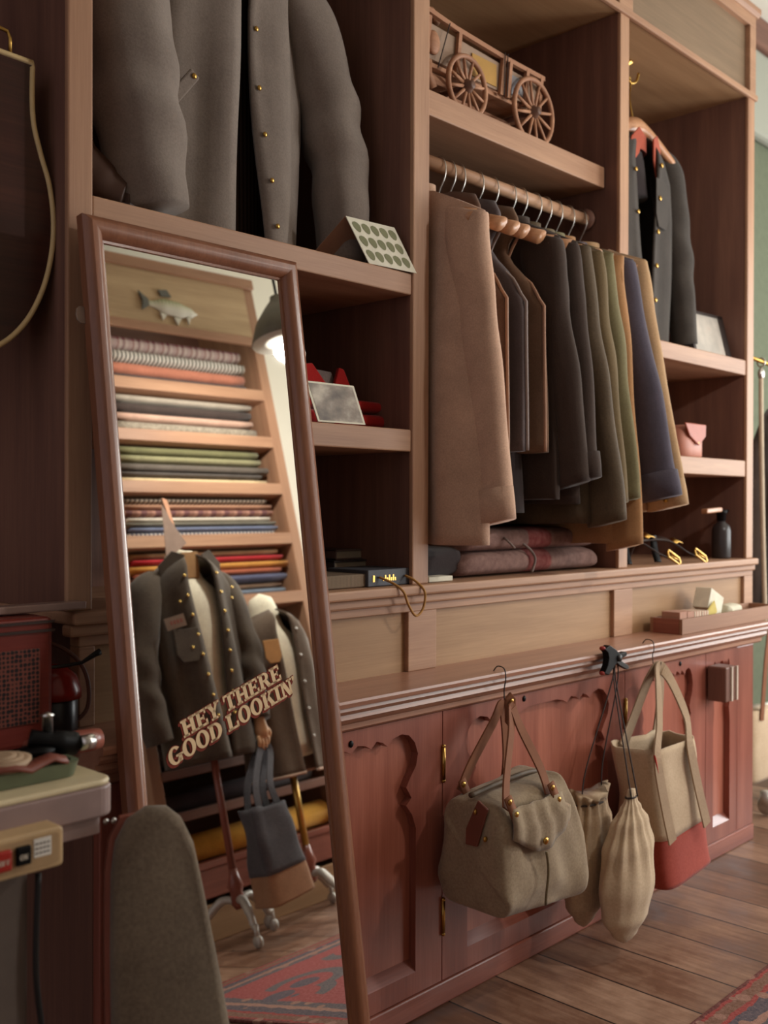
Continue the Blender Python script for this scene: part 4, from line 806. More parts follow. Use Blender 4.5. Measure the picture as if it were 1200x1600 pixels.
MB().box(-.312, -.294, -.412, -.405, .654, .676).build('on_button', M['black'], cb, bevel=.002, label='black ON button')
MB().box(-.289, -.267, -.407, -.405, .658, .680).build('printed_label', plain('white_label', (220, 212, 200), .7), cb)
def word(txt, x, z, y, h, mat, parent):
    b = MB()
    for c_ in txt:
        P, adv = glyph('O' if c_ == 'O' else c_ if c_ in 'NHE' else 'F')
        if c_ == 'F': P = [[(.1, 0), (.36, 0), (.36, 1), (.1, 1)], [(.1, .86), (.82, .86), (.82, 1), (.1, 1)], [(.3, .44), (.64, .44), (.64, .58), (.3, .58)]]
        for p in P: b.add([(x+q[0]*h*.8, y, z+q[1]*h) for q in p], [tuple(range(len(p)))])
        x += .9*h*.85
    return b.build('button_word', mat, parent)
lt = plain('button_letter', (206, 190, 170), .6)
word('OFF', -.3345, .660, -.4125, .0062, lt, cb); word('ON', -.309, .661, -.4125, .0065, lt, cb)
b = MB()
for i in range(3):
    for j in range(4): b.box(-.287+.0048*j, -.2838+.0048*j, -.4076, -.4071, .662+.0055*i, .6638+.0055*i)
b.build('label_print', plain('label_ink', (120, 108, 100), .7), cb)
t = thing('green_tray', 'shallow green enamel tray on the sewing table', 'tray', (-.35, -.29, zt))
GT = plain('green_enamel', (96, 102, 78), .4); ro = rrect(-.60, -.182, -.335, -.225, .02); ri = rrect(-.592, -.190, -.327, -.233, .016)
b = MB(); n = len(ro); b.loft([[(x, y, zt+.001) for x, y in ri], [(x, y, zt+.001) for x, y in rrect(-.595, -.187, -.33, -.23, .018)], [(x, y, zt+.020) for x, y in ro], [(x, y, zt+.021) for x, y in ri], [(x, y, zt+.004) for x, y in ri]], True); b.build('tray_pan', GT, t, True, ang=.6)
t = thing('ribbon_coil', 'pale coil of ribbon lying in the green tray', 'coil', (-.275, -.30, zt+.02))
b = MB()
for i in range(3): b.lathe([(.014+.009*i, 0), (.021+.009*i, 0), (.021+.009*i, .014-.002*i), (.014+.009*i, .014-.002*i)], (-.278, -.295, zt+.0225), 'z', 28)
b.lathe([(.001, 0), (.039, 0), (.039, .004), (.001, .004)], (-.278, -.295, zt+.0195), 'z', 28); b.build('coil_turns', plain('pale_ribbon', (168, 140, 112), .6), t, True)
t = thing('measuring_strip', 'crinkled dark brown leather strip lying along the tray', 'strip', (-.27, -.332, zt+.022))
b = MB(); b.ribbon([(-.42+.018*k, -.330+.004*sin(k*1.3), zt+.026+.004*sin(k*1.9)) for k in range(13)], (0, 1, .3), .018, .004); b.build('strip_band', plain('brown_strip', (120, 62, 48), .5), t, True)
t = thing('sewing_attachment', 'black metal sewing machine attachment heaped in the green tray', 'tool', (-.20, -.27, zt+.02))
b = MB(); b.tube(spline([(-.225, -.27, zt+.045), (-.20, -.28, zt+.038), (-.165, -.28, zt+.030), (-.15, -.28, zt+.028)], 5), [.012]*6+[.016]*5+[.010]*5, 12); b.lathe([(.022, 0), (.024, .008), (.010, .012)], (-.215, -.275, zt+.024), 'z', 18); b.build('body', M['black'], t, True)
b = MB(); b.lathe([(.001, 0), (.007, 0), (.007, .026), (.009, .028), (.001, .032)], (-.202, -.275, zt+.045), 'z', 14); b.build('screw_knob', M['steel'], t, True)
MB().lathe([(.001, 0), (.010, 0), (.010, .018), (.001, .019)], (-.163, -.292, zt+.032), 'x', 14).build('end_screw', M['steel'], t, True)
t = thing('wood_spool', 'turned brown wooden rod lying beside the mirror edge', 'rod', (-.10, -.175, .722)); b = MB(); b.lathe([(.001, 0), (.015, 0), (.017, .01), (.017, .10), (.015, .115), (.001, .115)], (-.175, -.165, .724), 'x', 20); b.build('rod', M['mah_x'], t, True)

# padded pressing board standing in front of the mirror
t = thing('pressing_board', 'padded grey-brown pressing board standing upright before the mirror', 'ironing board', (-.1, -.42, 0))
nrm = Vector((-.42, -.90, .06)).normalized(); ax = Vector((.906, -.423, 0)); ay = Vector((0, .05, 1)).normalized(); o0 = Vector((-.110, -.42, 0))
half = [(-.085, .0), (-.085, .3), (-.082, .5), (-.078, .60), (-.070, .64), (-.05, .668), (-.02, .682), (.012, .680), (.035, .664), (.054, .63), (.07, .56), (.095, .44), (.13, .25), (.16, .0)]
half = [(a*.80+.004, c_) for a, c_ in half]
rings = []
for off, d in ((-.004, .0), (.0, -.004), (.0, -.016), (-.005, -.026), (-.016, -.031)):
    ring = []
    cxm, czm = .0, .33
    for k_, (a, c_) in enumerate(half):
        v_ = Vector((a-.0, c_-.35)); q = v_.normalized(); ring.append(o0+ax*(a+q.x*off)+ay*max(.0, c_+q.y*off)+nrm*(-d))
    rings.append(ring)
PB = cloth('grey_brown_felt', (96, 82, 68), (122, 106, 88), 500)
b = MB(); b.loft(rings, True); b.build('padded_cover', PB, t, False, bevel=.004, sub=0, ang=.7)
b = MB(); b.prism([(a*.94-(.010 if a < 0 else 0), min(c_, .67)) for a, c_ in half], o0+nrm*(-.001), ax, ay, nrm*(-.014)); b.build('wooden_board', M['mah_z'], t)
for k_ in range(2): studs(t, [o0+ax*(-.062+.01*k_)+ay*.665+nrm*.0], .004, M['steel'], 'tack')

# ------------------------------------------------------------------ rug
k = NT('persian_rug', .95, .1); c = k.n('ShaderNodeTexCoord'); sp = k.n('ShaderNodeSeparateXYZ'); k.l(c.outputs['Object'], sp.inputs[0])
RX, RY_ = (.74, 3.9), (-1.50, -.53)
d1 = k.math('MINIMUM', k.math('SUBTRACT', sp.outputs[0], RX[0]), k.math('SUBTRACT', RX[1], sp.outputs[0])); d2 = k.math('MINIMUM', k.math('SUBTRACT', sp.outputs[1], RY_[0]), k.math('SUBTRACT', RY_[1], sp.outputs[1]))
d = k.math('MINIMUM', d1, d2); d = k.math('ADD', d, k.math('MULTIPLY', k.math('SUBTRACT', k.noise(k.coord((1, 1, 1)), 30, 2), .5), .02))
r = k.n('ShaderNodeValToRGB'); r.color_ramp.interpolation = 'CONSTANT'; e = r.color_ramp.elements
st_ = [(0, (92, 40, 36)), (.035, (150, 48, 46)), (.06, (116, 84, 66)), (.15, (150, 52, 50)), (.19, (70, 74, 84)), (.30, (160, 120, 104)), (.36, (78, 82, 88)), (.46, (152, 66, 66))]
while len(e) < len(st_): e.new(.5)
for q, (p_, cc) in zip(e, st_): q.position = p_; q.color = lin(cc)
k.l(k.math('DIVIDE', d, .30), r.inputs[0])
vo = k.n('ShaderNodeTexVoronoi', feature='F1'); vo.inputs['Scale'].default_value = 16; k.l(k.coord((1, 1, 1)), vo.inputs['Vector']); v2 = k.n('ShaderNodeTexVoronoi', feature='F1'); v2.inputs['Scale'].default_value = 3.2; k.l(k.coord((1, 1.3, 1)), v2.inputs['Vector'])
mo = k.mix(k.math('MULTIPLY', k.math('LESS_THAN', vo.outputs['Distance'], .26), k.math('LESS_THAN', d, .14)), r.outputs[0], lin((150, 112, 96))); mo = k.mix(k.math('MULTIPLY', k.math('LESS_THAN', k.math('ABSOLUTE', k.math('SUBTRACT', v2.outputs['Distance'], .36)), .07), k.math('GREATER_THAN', d, .2)), mo, lin((84, 88, 92)))
mo = k.mix(k.math('MULTIPLY', k.math('LESS_THAN', v2.outputs['Distance'], .16), k.math('GREATER_THAN', d, .08)), mo, lin((72, 76, 88)))
k.base(k.mix(.25, mo, k.ramp(k.noise(k.coord((1, 1, 1)), 120, 3), [(.3, lin((90, 60, 56))), (.7, lin((190, 150, 140)))]))); k.bump(k.noise(k.coord((1, 1, 1)), 400, 2), .5, .003)
tag(MB().box(RX[0], RX[1], RY_[0], RY_[1], 0.0005, .009).build('persian_rug', k.m, bevel=.003), 'faded red persian rug with blue-grey border on the floorboards', 'rug')

# ------------------------------------------------------------------ fabric shelves across the room (seen in the mirror)
YO = -2.15; YB = -2.56
FS = thing('fabric_shelves', 'pale oak shelving of fabric bolts across the room, seen in the mirror', 'shelves', (1.75, -2.35, 0))
for a, bb in ((1.275, 1.325), (2.19, 2.245)): MB().box(a, bb, YB, YO, 0, 2.81).build('side_post', M['oak_z'], FS, bevel=.003)
MB().box(1.30, 2.22, YB, YB+.012, 0, 2.81).build('back_panel', M['dark_x'], FS)
for zz in (2.25, 2.02, 1.795, 1.563, 1.295): MB().box(1.325, 2.19, YB+.012, YO+.002, zz-.052, zz).build('shelf', M['oak_x'], FS, bevel=.003)
for zz in (.64, .48): MB().box(1.325, 2.19, YB+.012, YO+.002, zz-.035, zz).build('shelf', M['dark_x'], FS, bevel=.003)
MB().box(1.325, 2.19, YB+.012, YO+.002, .255, .28).build('shelf', M['mah_x'], FS, bevel=.003)
MB().box(1.275, 2.245, YO, YO+.016, 2.468, 2.51).build('fascia_rail', M['oak_x'], FS, bevel=.003); MB().box(1.275, 2.245, YO, YO+.016, 2.765, 2.815).build('fascia_rail', M['oak_x'], FS, bevel=.003)
MB().box(1.325, 2.19, YO-.014, YO+.002, 2.508, 2.768).build('fascia_panel', M['warmply'], FS)
MB().box(1.325, 2.19, YO-.02, YO-.006, .15, .255).build('drawer_front', M['mah_x'], FS, bevel=.003)
MB().box(1.275, 2.25, YO-.01, YO+.012, .0, .13).build('plinth', M['ply_x'], FS, bevel=.003)
def solid(n_, c_): return cloth(n_, c_, None, 500, .95, .1, .6, .2)
PL = stripes('red_plaid', [(0, (176, 150, 148)), (.28, (130, 60, 66)), (.4, (198, 182, 174)), (.62, (112, 66, 78)), (.8, (198, 182, 174))], .075, 0, 2, [(0, (180, 160, 150)), (.5, (120, 40, 48)), (.75, (180, 160, 150))])
PL.name = 'red_plaid'
CHK = stripes('small_check', [(0, (190, 178, 160)), (.5, (96, 84, 78))], .022, 0); STR = stripes('black_white_stripe', [(0, (214, 208, 196)), (.62, (70, 62, 60))], .020, 0)
PLD2 = stripes('rust_plaid', [(0, (150, 110, 96)), (.35, (176, 132, 116)), (.6, (120, 84, 84))], .07, 0); BCK = stripes('blue_check', [(0, (192, 184, 176)), (.5, (86, 92, 110))], .020, 0)
TWD = cloth('grey_tweed', (128, 118, 104), (176, 164, 146), 300, .95, .1, .3)
bolts = [  # shelf top, [(thickness, material, label)] from the top of the pile down
 (2.25, [(.052, PL, 'red and cream plaid'), (.045, STR, 'black and white striped'), (.045, solid('salmon', (178, 114, 92)), 'salmon orange'), (.030, solid('charcoal_f', (76, 66, 66)), 'charcoal')]),
 (2.02, [(.030, solid('silver_f', (152, 142, 128)), 'silver grey'), (.040, solid('black_f', (64, 54, 50)), 'black-brown'), (.034, solid('blush_f', (182, 148, 130)), 'blush beige'), (.050, TWD, 'flecked grey tweed')]),
 (1.795, [(.038, solid('moss_f', (110, 108, 76)), 'moss green'), (.036, solid('sage_f', (134, 130, 98)), 'sage green'), (.040, solid('slate_f', (96, 88, 80)), 'slate grey'), (.022, solid('ash_f', (84, 78, 74)), 'dark ash'), (.034, solid('cream_f', (198, 176, 138)), 'cream')]),
 (1.563, [(.028, CHK, 'small grey check'), (.030, solid('tan_f', (160, 120, 96)), 'tan'), (.036, PLD2, 'rust plaid'), (.028, solid('white_f', (200, 190, 176)), 'off-white'), (.022, solid('grn_f', (112, 108, 96)), 'grey-green'), (.026, solid('blue_f', (108, 116, 140)), 'dusty blue'), (.026, BCK, 'blue and white check')]),
 (1.295, [(.024, solid('sand_f', (164, 130, 96)), 'sand'), (.024, solid('crimson_f', (170, 44, 50)), 'crimson'), (.030, solid('must_f', (186, 132, 64)), 'mustard'), (.026, solid('brick_f', (158, 88, 64)), 'brick'), (.034, solid('indigo_f', (80, 82, 104)), 'indigo'), (.026, solid('taupe_f', (138, 112, 92)), 'taupe'), (.030, solid('steel_f', (104, 114, 128)), 'steel blue')])]
nth = ['top', 'second', 'third', 'fourth', 'lowest']
for si, (zs_, L) in enumerate(bolts):
    gap_ = [2.468, 2.198, 1.968, 1.743, 1.511][si]-zs_; f_ = (gap_*.96-.001*len(L))/sum(q[0] for q in L); L = [(q[0]*f_, q[1], q[2]) for q in L]
    z = zs_+sum(q[0] for q in L)+.001*len(L)
    for bi, (th_, mt, nm) in enumerate(L):
        z -= th_+.001; x0, x1 = 1.375+.02*nz(si*3.1, bi*2.3, 1)+.012*(bi % 2), 2.125+.045*nz(si*1.7, bi*3.3, 5)+.012*(bi % 3); yf = YO-.035+.02*nz(si, bi*1.9, 9)
        t = thing('fabric_bolt', '%s fabric bolt on the %s shelf of bolts in the mirror' % (nm, nth[si]), 'fabric', ((x0+x1)/2, yf-.13, z), 'fabric bolts on the shelves across the room')
        b = MB(); rings = []
        for i in range(9):
            x = lerp(x0, x1, i/8); rings.append([(x+.004*nz(j*.7, bi, si), yf-.13+.13*math.copysign(abs(cos(2*PI*j/24))**.35, cos(2*PI*j/24)), z+th_/2+th_/2*math.copysign(abs(sin(2*PI*j/24))**.7, sin(2*PI*j/24))*(1+.05*nz(x*6, bi, si))) for j in range(24)])
        b.loft(rings, True); b.build('cloth', mt, t, True)
        MB().box(x0-.012, x1+.006, yf-.24, yf-.03, z+th_*.36, z+th_*.64).build('core_board', M['dleather'], t)
for i, (x0, x1, z, th_, c_, lb_) in enumerate([(1.36, 2.14, 1.06, .05, (120, 116, 116), 'grey blue folded cloth under the lowest bolt shelf in the mirror'), (1.38, 2.12, .90, .05, (104, 92, 88), 'dusky grey folded cloth behind the mannequin pole in the mirror'), (1.36, 2.1, .66, .07, (78, 72, 74), 'dark folded cloth just above the lower wooden shelf in the mirror')]):
    b = MB(); folded(b, x0, x1, YO-.30, YO-.03, z if i == 2 else z, z+th_, i*3+1, 24); 
    if i < 2: FSs = MB().box(1.325, 2.19, YB+.012, YO-.02, z-.022, z-.001).build('shelf', M['dark_x'], FS)
    tag(b.build('folded_cloth', solid('fold_%d' % i, c_), smooth=True), lb_, 'cloth')
for i, (x0, x1, z, r_, c_, lb_) in enumerate([(1.39, 2.14, .335, .052, (196, 146, 62), 'mustard yellow cloth roll on the low shelf in the mirror'), (1.37, 2.1, .52, .036, (60, 52, 54), 'black cloth roll above the yellow roll in the mirror')]):
    t = thing('fabric_roll', lb_, 'fabric', ((x0+x1)/2, YO-.09, z-r_)); b = MB(); b.lathe([(r_*.3, 0), (r_, 0), (r_*1.02, (x1-x0)/2), (r_, x1-x0), (r_*.3, x1-x0)], (x0, YO-.09, z if i == 0 else .516), 'x', 28); b.build('cloth_roll', solid('roll_%d' % i, c_), t, True)
    b = MB(); b.lathe([(r_*.2, -.02), (r_*.28, -.02), (r_*.28, x1-x0+.02), (r_*.2, x1-x0+.02)], (x0, YO-.09, z if i == 0 else .516), 'x', 14); b.build('core_tube', M['dleather'], t, True)
# painted fish
t = thing('painted_fish', 'pale green and white carved fish fixed on the panel above the bolts', 'decoration', (1.75, YO+.01, 2.60))
fm = NT('fish_paint', .5, .3); s_ = fm.n('ShaderNodeSeparateXYZ'); fm.l(fm.coord((1, 1, 1)), s_.inputs[0]); fm.base(fm.mix(fm.math('LESS_THAN', fm.math('FRACT', fm.math('MULTIPLY', s_.outputs[0], 55)), fm.math('MULTIPLY', s_.outputs[2], 9)), fm.ramp(fm.math('ADD', s_.outputs[2], .5), [(.485, lin((226, 222, 206))), (.53, lin((176, 178, 132)))]), lin((120, 128, 92))))
b = MB(); rings = []
for i in range(25):
    s = i/24; hh = .85*interp([0, .08, .35, .6, .85, 1], [.014, .018, .044, .046, .030, .004], s); rings.append([(lerp(1.625, 1.885, s), YO+.004+max(0, .020*sin(2*PI*j/20))*hh/.046+.001, 2.605-.02*s+hh*cos(2*PI*j/20)) for j in range(20)])
b.loft(rings, True); b.build('fish_body', fm.m, t, True)
for nm, P in (('tail_fin', [(1.63, 2.62), (1.585, 2.655), (1.60, 2.61), (1.590, 2.565), (1.63, 2.59)]), ('dorsal_fin', [(1.70, 2.645), (1.69, 2.672), (1.735, 2.68), (1.755, 2.648)]), ('belly_fin', [(1.68, 2.565), (1.69, 2.53), (1.715, 2.555)]), ('belly_fin', [(1.75, 2.55), (1.765, 2.515), (1.79, 2.55)]), ('belly_fin', [(1.82, 2.558), (1.825, 2.525), (1.845, 2.565)])):
    q = MB(); q.prism(P, (0, YO+.006, 0), (1, 0, 0), (0, 0, 1), (0, .008, 0)); q.build(nm, plain('fin_grey', (104, 104, 96), .6) if 'belly' not in nm else plain('fin_white', (220, 216, 200), .6), t, bevel=.001)

# ------------------------------------------------------------------ pendant lamp
t = thing('pendant_lamp', 'hanging lamp with a conical green-grey shade, lit, reflected in the mirror', 'lamp', (1.78, -1.5, 3.25))
LX, LY = 1.775, -1.5
b = MB(); b.lathe([(.028, 2.36), (.030, 2.345), (.06, 2.31), (.105, 2.25), (.135, 2.17), (.132, 2.168), (.100, 2.247), (.056, 2.305), (.026, 2.335)], (LX, LY, 0), 'z', 36); b.build('lamp_shade', plain('grey_green_enamel', (116, 112, 96), .5), t, True)
b = MB(); b.lathe([(.1315, 2.1665), (.099, 2.2455), (.055, 2.3035), (.026, 2.333)], (LX, LY, 0), 'z', 36); b.build('shade_lining', M['white'], t, True, label='white inside of the lamp shade')
b = MB(); b.lathe([(.001, 2.185), (.030, 2.190), (.046, 2.212), (.040, 2.240), (.02, 2.27), (.001, 2.272)], (LX, LY, 0), 'z', 24); em = plain('lamp_bulb', (255, 240, 205), .5, 0, .3, 3.0); b.build('glass_globe', em, t, True)
b = MB(); b.tube([(LX, LY, 2.36), (LX, LY, 3.25)], .006, 8); b.lathe([(.045, 3.23), (.045, 3.25)], (LX, LY, 0), 'z', 20); b.build('suspension_rod', M['iron'], t, True)

# ------------------------------------------------------------------ mannequins across the room
FW = M['formwhite']; JK = cloth('dark_canvas', (74, 64, 56), (92, 82, 70), 500)
def tripod(t, cx, cy, zt_, mt, legs=3, rot=0.0, leg_r=.19, pole=None):
    b = MB(); b.tube([(cx, cy, .20), (cx, cy, zt_)], .014, 12); b.build('pole', pole or M['mah_z'], t, True)
    b = MB(); b.lathe([(.014, .12), (.026, .14), (.022, .18), (.030, .20), (.020, .23), (.014, .26)], (cx, cy, 0), 'z', 18); b.build('pole_collar', M['mah_z'], t, True)
    for k_ in range(legs):
        u = rot+2*PI*k_/legs; dx, dy = cos(u), sin(u); b = MB()
        b.tube(spline([(cx+.015*dx, cy+.015*dy, .15), (cx+.06*dx, cy+.06*dy, .155), (cx+.12*dx, cy+.12*dy, .11), (cx+(leg_r-.02)*dx, cy+(leg_r-.02)*dy, .075), (cx+leg_r*dx, cy+leg_r*dy, .07)], 6), [.014]*6+[.016]*6+[.013]*6+[.012]*7, 10); lg = b.build('leg', M['castwhite'], t, True)
        b = MB(); ex, ey = cx+leg_r*dx, cy+leg_r*dy; b.lathe([(.006, 0), (.020, .002), (.022, .010), (.020, .018), (.006, .020)], (ex-.01, ey, .0225), 'x', 18); b.tube([(ex, ey, .03), (ex, ey, .075)], .009, 8); b.build('caster', M['castwhite'], lg, True)
def torso(t, cx, cy, z0, z1, wx, wy, zn, rn, name='dress_form'):
    b = MB(); Z = [z0, z0+(z1-z0)*.1, z0+(z1-z0)*.35, z0+(z1-z0)*.72, z1-.03, z1, z1+.04, zn]
    rings = [[(cx+wx*k_*cos(2*PI*j/32), cy+wy*(k_**.7)*sin(2*PI*j/32)+ (.012 if i == 3 else 0), z) for j in range(32)] for i, (z, k_) in enumerate(zip(Z, [.86, .95, .78, 1.0, .92, .62, rn/wx*1.15, rn/wx]))]
    b.loft(rings, True); b.build(name, FW, t, True, sub=1)
ld = bpy.data.lights.new('pendant_bulb', 'POINT'); ld.energy = 42; ld.color = (1, .96, .90); ld.shadow_soft_size = .05
lo = bpy.data.objects.new('pendant_bulb', ld); COL.objects.link(lo); lo.location = (LX, LY, 2.135)
t = thing('mannequin', 'dress form on a wheeled tripod wearing the dark snap-front jacket, in the mirror', 'mannequin', (1.40, -1.92, 0))
CX, CY = 1.405, -1.92
tripod(t, CX, CY, .78, None, 3, PI/2+.35, .16)
torso(t, CX, CY, .74, 1.30, .155, .10, 1.415, .058)
b = MB(); b.lathe([(.050, 1.395), (.054, 1.40), (.054, 1.425), (.03, 1.432), (.012, 1.44), (.001, 1.445)], (CX, CY, 0), 'z', 20); b.build('neck_cap', plain('pale_card', (222, 214, 190), .7), t, True)
b = MB(); b.obox((CX-.005, CY+.063, 1.365), (.036, .004, 0), (0, .006, .002), (.004, 0, .05)); b.build('neck_block', plain('kraft_card', (170, 128, 82), .7), t, bevel=.002)
t2 = thing('snap_jacket', 'dark work jacket with gold snaps and a chest label on the mannequin', 'jacket', (CX, CY, .64))
o, rg = shell_jacket(t2, CX, CY, 1.415, .645, .195, .125, JK, (-.32, -.02), (.38, .06), 2.2, .8, .16, facing=PI/2)
sleeve(t2, [(CX-.125, CY, 1.325), (CX-.195, CY+.015, 1.25), (CX-.262, CY+.03, 1.02), (CX-.262, CY+.045, .86), (CX-.245, CY+.05, .74)], [.05, .070, .064, .056, .048], JK, 3, .08)
sleeve(t2, [(CX+.115, CY, 1.325), (CX+.17, CY+.02, 1.24), (CX+.195, CY+.05, 1.02), (CX+.175, CY+.08, .86), (CX+.155, CY+.10, .76)], [.05, .066, .060, .053, .046], JK, 5, .08)
for sg in (-1, 1):
    q = MB(); q.prism([(0, 0), (.05*sg, .02), (.105*sg, -.03), (.10*sg, -.085), (.04*sg, -.04)], (CX+.035*sg, CY+.085, 1.40), (1, -.25*sg, 0), (0, .12, 1), (0, .006, 0)); q.build('collar_leaf', JK, t2, bevel=.002)
GOLD = plain('gold_snap', (226, 190, 110), .25, 1)
studs(t2, [(rg[i][j][0], rg[i][j][1]+.006, rg[i][j][2]) for i in range(3, 27, 3) for j in (1, 59)], .0065, GOLD, 'snap', (0, 1, 0))
studs(t2, [(CX-.12, CY+.128, 1.22), (CX-.10, CY+.13, 1.05), (CX+.115, CY+.125, 1.22), (CX+.125, CY+.125, 1.26)], .006, GOLD, 'snap')
q = MB(); q.obox((CX-.148, CY+.118, 1.148), (.034, .012, .006), (0, .002, 0), (-.004, 0, .022)); lbm = q.build('chest_label', plain('label_cloth', (166, 148, 132), .8), t2)
q = MB(); [q.obox((CX-.168+.012*i, CY+.1225+.0035*i, 1.145+.002*i), (.004, .001, 0), (0, .0006, 0), (0, 0, .007)) for i in range(4)]; q.build('label_print', plain('label_red', (150, 92, 80), .8), lbm)
pocket(t2, CX-.115, 1.06, CY+.128, .05, .06, JK)
t = thing('pattern_tag', 'tall pointed paper pattern piece standing on the mannequin neck', 'paper', (CX-.07, CY+.03, 1.40)); q = MB(); q.prism([(-.045, 0), (.045, .062), (.0, .16), (-.018, .245)], (CX-.06, CY+.075, 1.385), (1, .2, 0), (.0, -.06, 1), (0, .002, 0)); q.build('paper_front', plain('pinkish_paper', (190, 164, 148), .8), t); q = MB(); q.prism([(-.018, .245), (0, .16), (.022, .13), (.010, .24)], (CX-.06, CY+.072, 1.385), (1, -.3, 0), (.0, -.06, 1), (0, .002, 0)); q.build('paper_fold', plain('salmon_paper', (206, 150, 116), .8), t)
# wooden hand of the mannequin, holding the tote's handles
t = thing('wooden_hand', 'pale jointed wooden hand at the jacket cuff holding tote handles', 'hand', (CX+.14, CY+.11, .70))
hx, hy, hz = CX+.145, CY+.115, .715; b = MB()
b.tube([(hx+.01, hy-.01, hz+.06), (hx+.008, hy-.006, hz+.03), (hx+.004, hy, hz), (hx, hy+.004, hz-.025)], [.019, .022, .027, .022], 12, flat=.6)
for k_, (dx, ln) in enumerate(((-.019, .9), (-.006, 1.0), (.007, .95), (.019, .78))):
    b.tube(spline([(hx+dx, hy+.004, hz-.018), (hx+dx*1.1, hy+.008, hz-.045*ln), (hx+dx*1.1, hy-.004, hz-.068*ln), (hx+dx, hy-.020, hz-.066*ln), (hx+dx, hy-.026, hz-.050*ln)], 4), [.0078]*9+[.0066]*8, 8)
b.tube(spline([(hx+.020, hy+.004, hz+.01), (hx+.034, hy+.004, hz-.01), (hx+.034, hy-.008, hz-.034), (hx+.022, hy-.018, hz-.046)], 4), [.0095]*7+[.0075]*6, 8); b.build('hand_form', plain('pale_wood_hand', (212, 166, 124), .5), t, True)
NV = cloth('dark_blue_canvas', (70, 68, 72), (92, 90, 94), 500); BR = cloth('brown_canvas', (140, 104, 78), None, 500)
t = thing('tote_bag', 'dark blue tote bag with tan brown base hanging from the wooden hand', 'bag', (1.48, -1.76, .13))
tote(t, .135, .455, 1.475, 1.462, .098, .078, .075, .045, NV, .235, BR, 8, -1.755)
for dy in (-.012, .012):
    q = MB(); q.ribbon(spline([(1.42, -1.758+dy*3, .42), (1.438, -1.77+dy*2, .53), (hx-.024, hy-.004+dy, hz-.07), (hx, hy-.006+dy, hz-.050), (hx+.020, hy-.004+dy, hz-.08), (1.50, -1.765+dy*2, .52), (1.515, -1.758+dy*3, .42)], 6), None, .028, .004); q.build('strap', NV, t)
t = thing('mannequin', 'shorter white dress form on a brass pole beside the first mannequin', 'mannequin', (1.79, -1.93, 0))
C2, Y2 = 1.765, -1.93
tripod(t, C2, Y2, .62, None, 3, PI/2, .19, M['brass'])
torso(t, C2, Y2, .58, 1.09, .145, .10, 1.255, .058)
t2 = thing('pocket_jacket', 'dark grey jacket with a tan chest pocket on the shorter mannequin', 'jacket', (C2, Y2, .52))
o, rg = shell_jacket(t2, C2, Y2, 1.175, .53, .18, .125, cloth('brown_grey_cloth', (92, 78, 66), (112, 96, 82), 500), (-.20, -.08), (.30, .18), 4.2, .8, .14, facing=PI/2)
pocket(t2, C2-.095, 1.0, Y2+.135, .036, .045, plain('tan_pocket', (184, 134, 80), .7)); studs(t2, [(rg[i][59][0], rg[i][59][1]+.006, rg[i][59][2]) for i in range(4, 28, 5)], .006, M['steel'], 'snap')
b = MB(); b.tube([(rg[30][j][0], rg[30][j][1]+.002, rg[30][j][2]) for j in range(61)], .006, 6); b.build('hem_binding', plain('pale_hem', (190, 160, 140), .8), t2, True, label='pale hem edge')

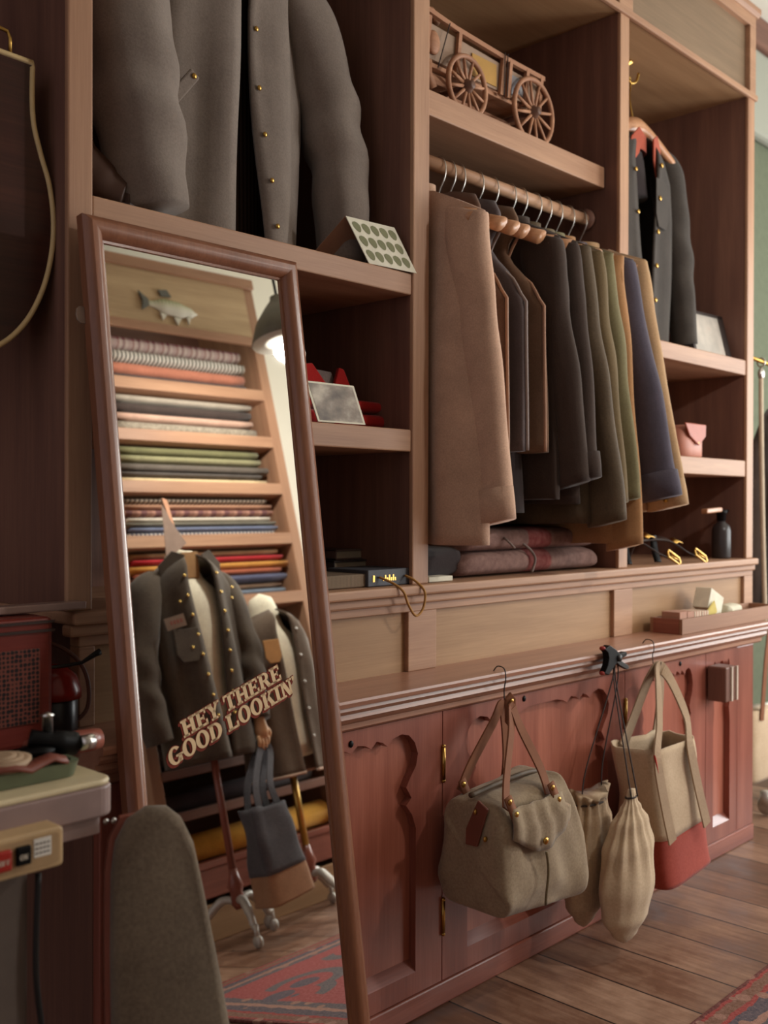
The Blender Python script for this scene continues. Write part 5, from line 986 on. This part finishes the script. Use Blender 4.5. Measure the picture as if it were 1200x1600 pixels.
# ------------------------------------------------------------------ garment rack beyond the shelving, right edge
t = thing('garment_rack', 'slim metal rack beyond the shelving with a horizontal top bar', 'rack', (3.1, .10, 0))
b = MB(); b.tube([(2.57, .03, 1.600), (3.6, .16, 1.600)], .007, 10); b.build('top_bar', M['brass'], t, True)
for x in (3.58,):
    b = MB(); b.tube([(x, .157, 0.03), (x, .157, 1.60)], .010, 10); b.build('upright', M['iron'], t, True)
    b = MB(); b.tube([(x, -.10, .03), (x, .42, .03)], .012, 10); b.build('foot', M['iron'], t, True)
for i, (x, lb_) in enumerate([(2.745, 'cream webbing strap hanging from the rack bar, nearer the shelving'), (2.90, 'cream webbing strap hanging from the rack bar, farther along')]):
    y = .03+(x-2.57)*.126; q = thing('webbing_strap', lb_, 'strap', (x, y, 1.60), 'webbing straps on the rack')
    b = MB(); b.tube([(x, y+.014*cos(2*PI*k/20), 1.596+.016*sin(2*PI*k/20)) for k in range(20)], .003, 8, closed=True); b.ball((x, y, 1.555), .016, .012, .022, 12); b.build('swivel_clip', M['steel'], q, True)
    b = MB(); b.tube(spline([(x, y, 1.54), (x+.002, y-.001, 1.35), (x+.03, y+.004, 1.0), (x+.07, y+.01, .62)], 6), .009, 8); b.build('strap_cord', plain('cream_webbing', (206, 186, 160), .8), q, True)
t = thing('dark_coat', 'dark brown coat hanging low behind the cream straps', 'coat', (3.03, .1, .66)); b = MB(); b.loft([[(3.03+k_*.22*cos(2*PI*j/24), .13+.06*k_*sin(2*PI*j/24), z+.012*sin(j*1.3)) for j in range(24)] for z, k_ in ((.66, 1.0), (.9, .98), (1.15, .92), (1.30, .75), (1.40, .42), (1.44, .2))]); b.build('coat_body', C['char'], t, True); b = MB(); b.tube([(3.03, .13, 1.42), (3.03, .11, 1.5), (3.03, .088, 1.60)], .004, 6); b.build('hanging_loop', M['iron'], t, True)
t = thing('canvas_shoulder_bag', 'pale canvas shoulder bag hanging low at the right edge', 'bag', (2.78, .04, .05)); b = MB(); b.loft([[(2.80+.10*k_*math.copysign(abs(cos(2*PI*j/28))**.5, cos(2*PI*j/28)), .09+.04*k_*math.copysign(abs(sin(2*PI*j/28))**.5, sin(2*PI*j/28)), z) for j in range(28)] for z, k_ in ((.075, .9), (.09, 1), (.2, 1), (.30, .94), (.335, .9))]); b.build('bag_body', NC, t, True)
b = MB(); b.ribbon(spline([(2.76, .05, .30), (2.80, .055, .48), (2.88, .065, .80), (2.93, .072, 1.596)], 7), None, .03, .004); b.build('shoulder_strap', M['leather'], t)
t = thing('furniture_caster', 'pale metal caster foot on the floor beyond the cabinet', 'caster', (2.62, -.02, 0)); b = MB(); b.lathe([(.008, 0), (.030, .002), (.034, .012), (.030, .022), (.008, .024)], (2.61, -.03, .035), 'x', 20); b.build('wheel', M['castwhite'], t, True); b = MB(); b.tube([(2.62, -.03, .04), (2.62, -.03, .085)], .022, 14); b.build('socket', M['castwhite'], t, True)
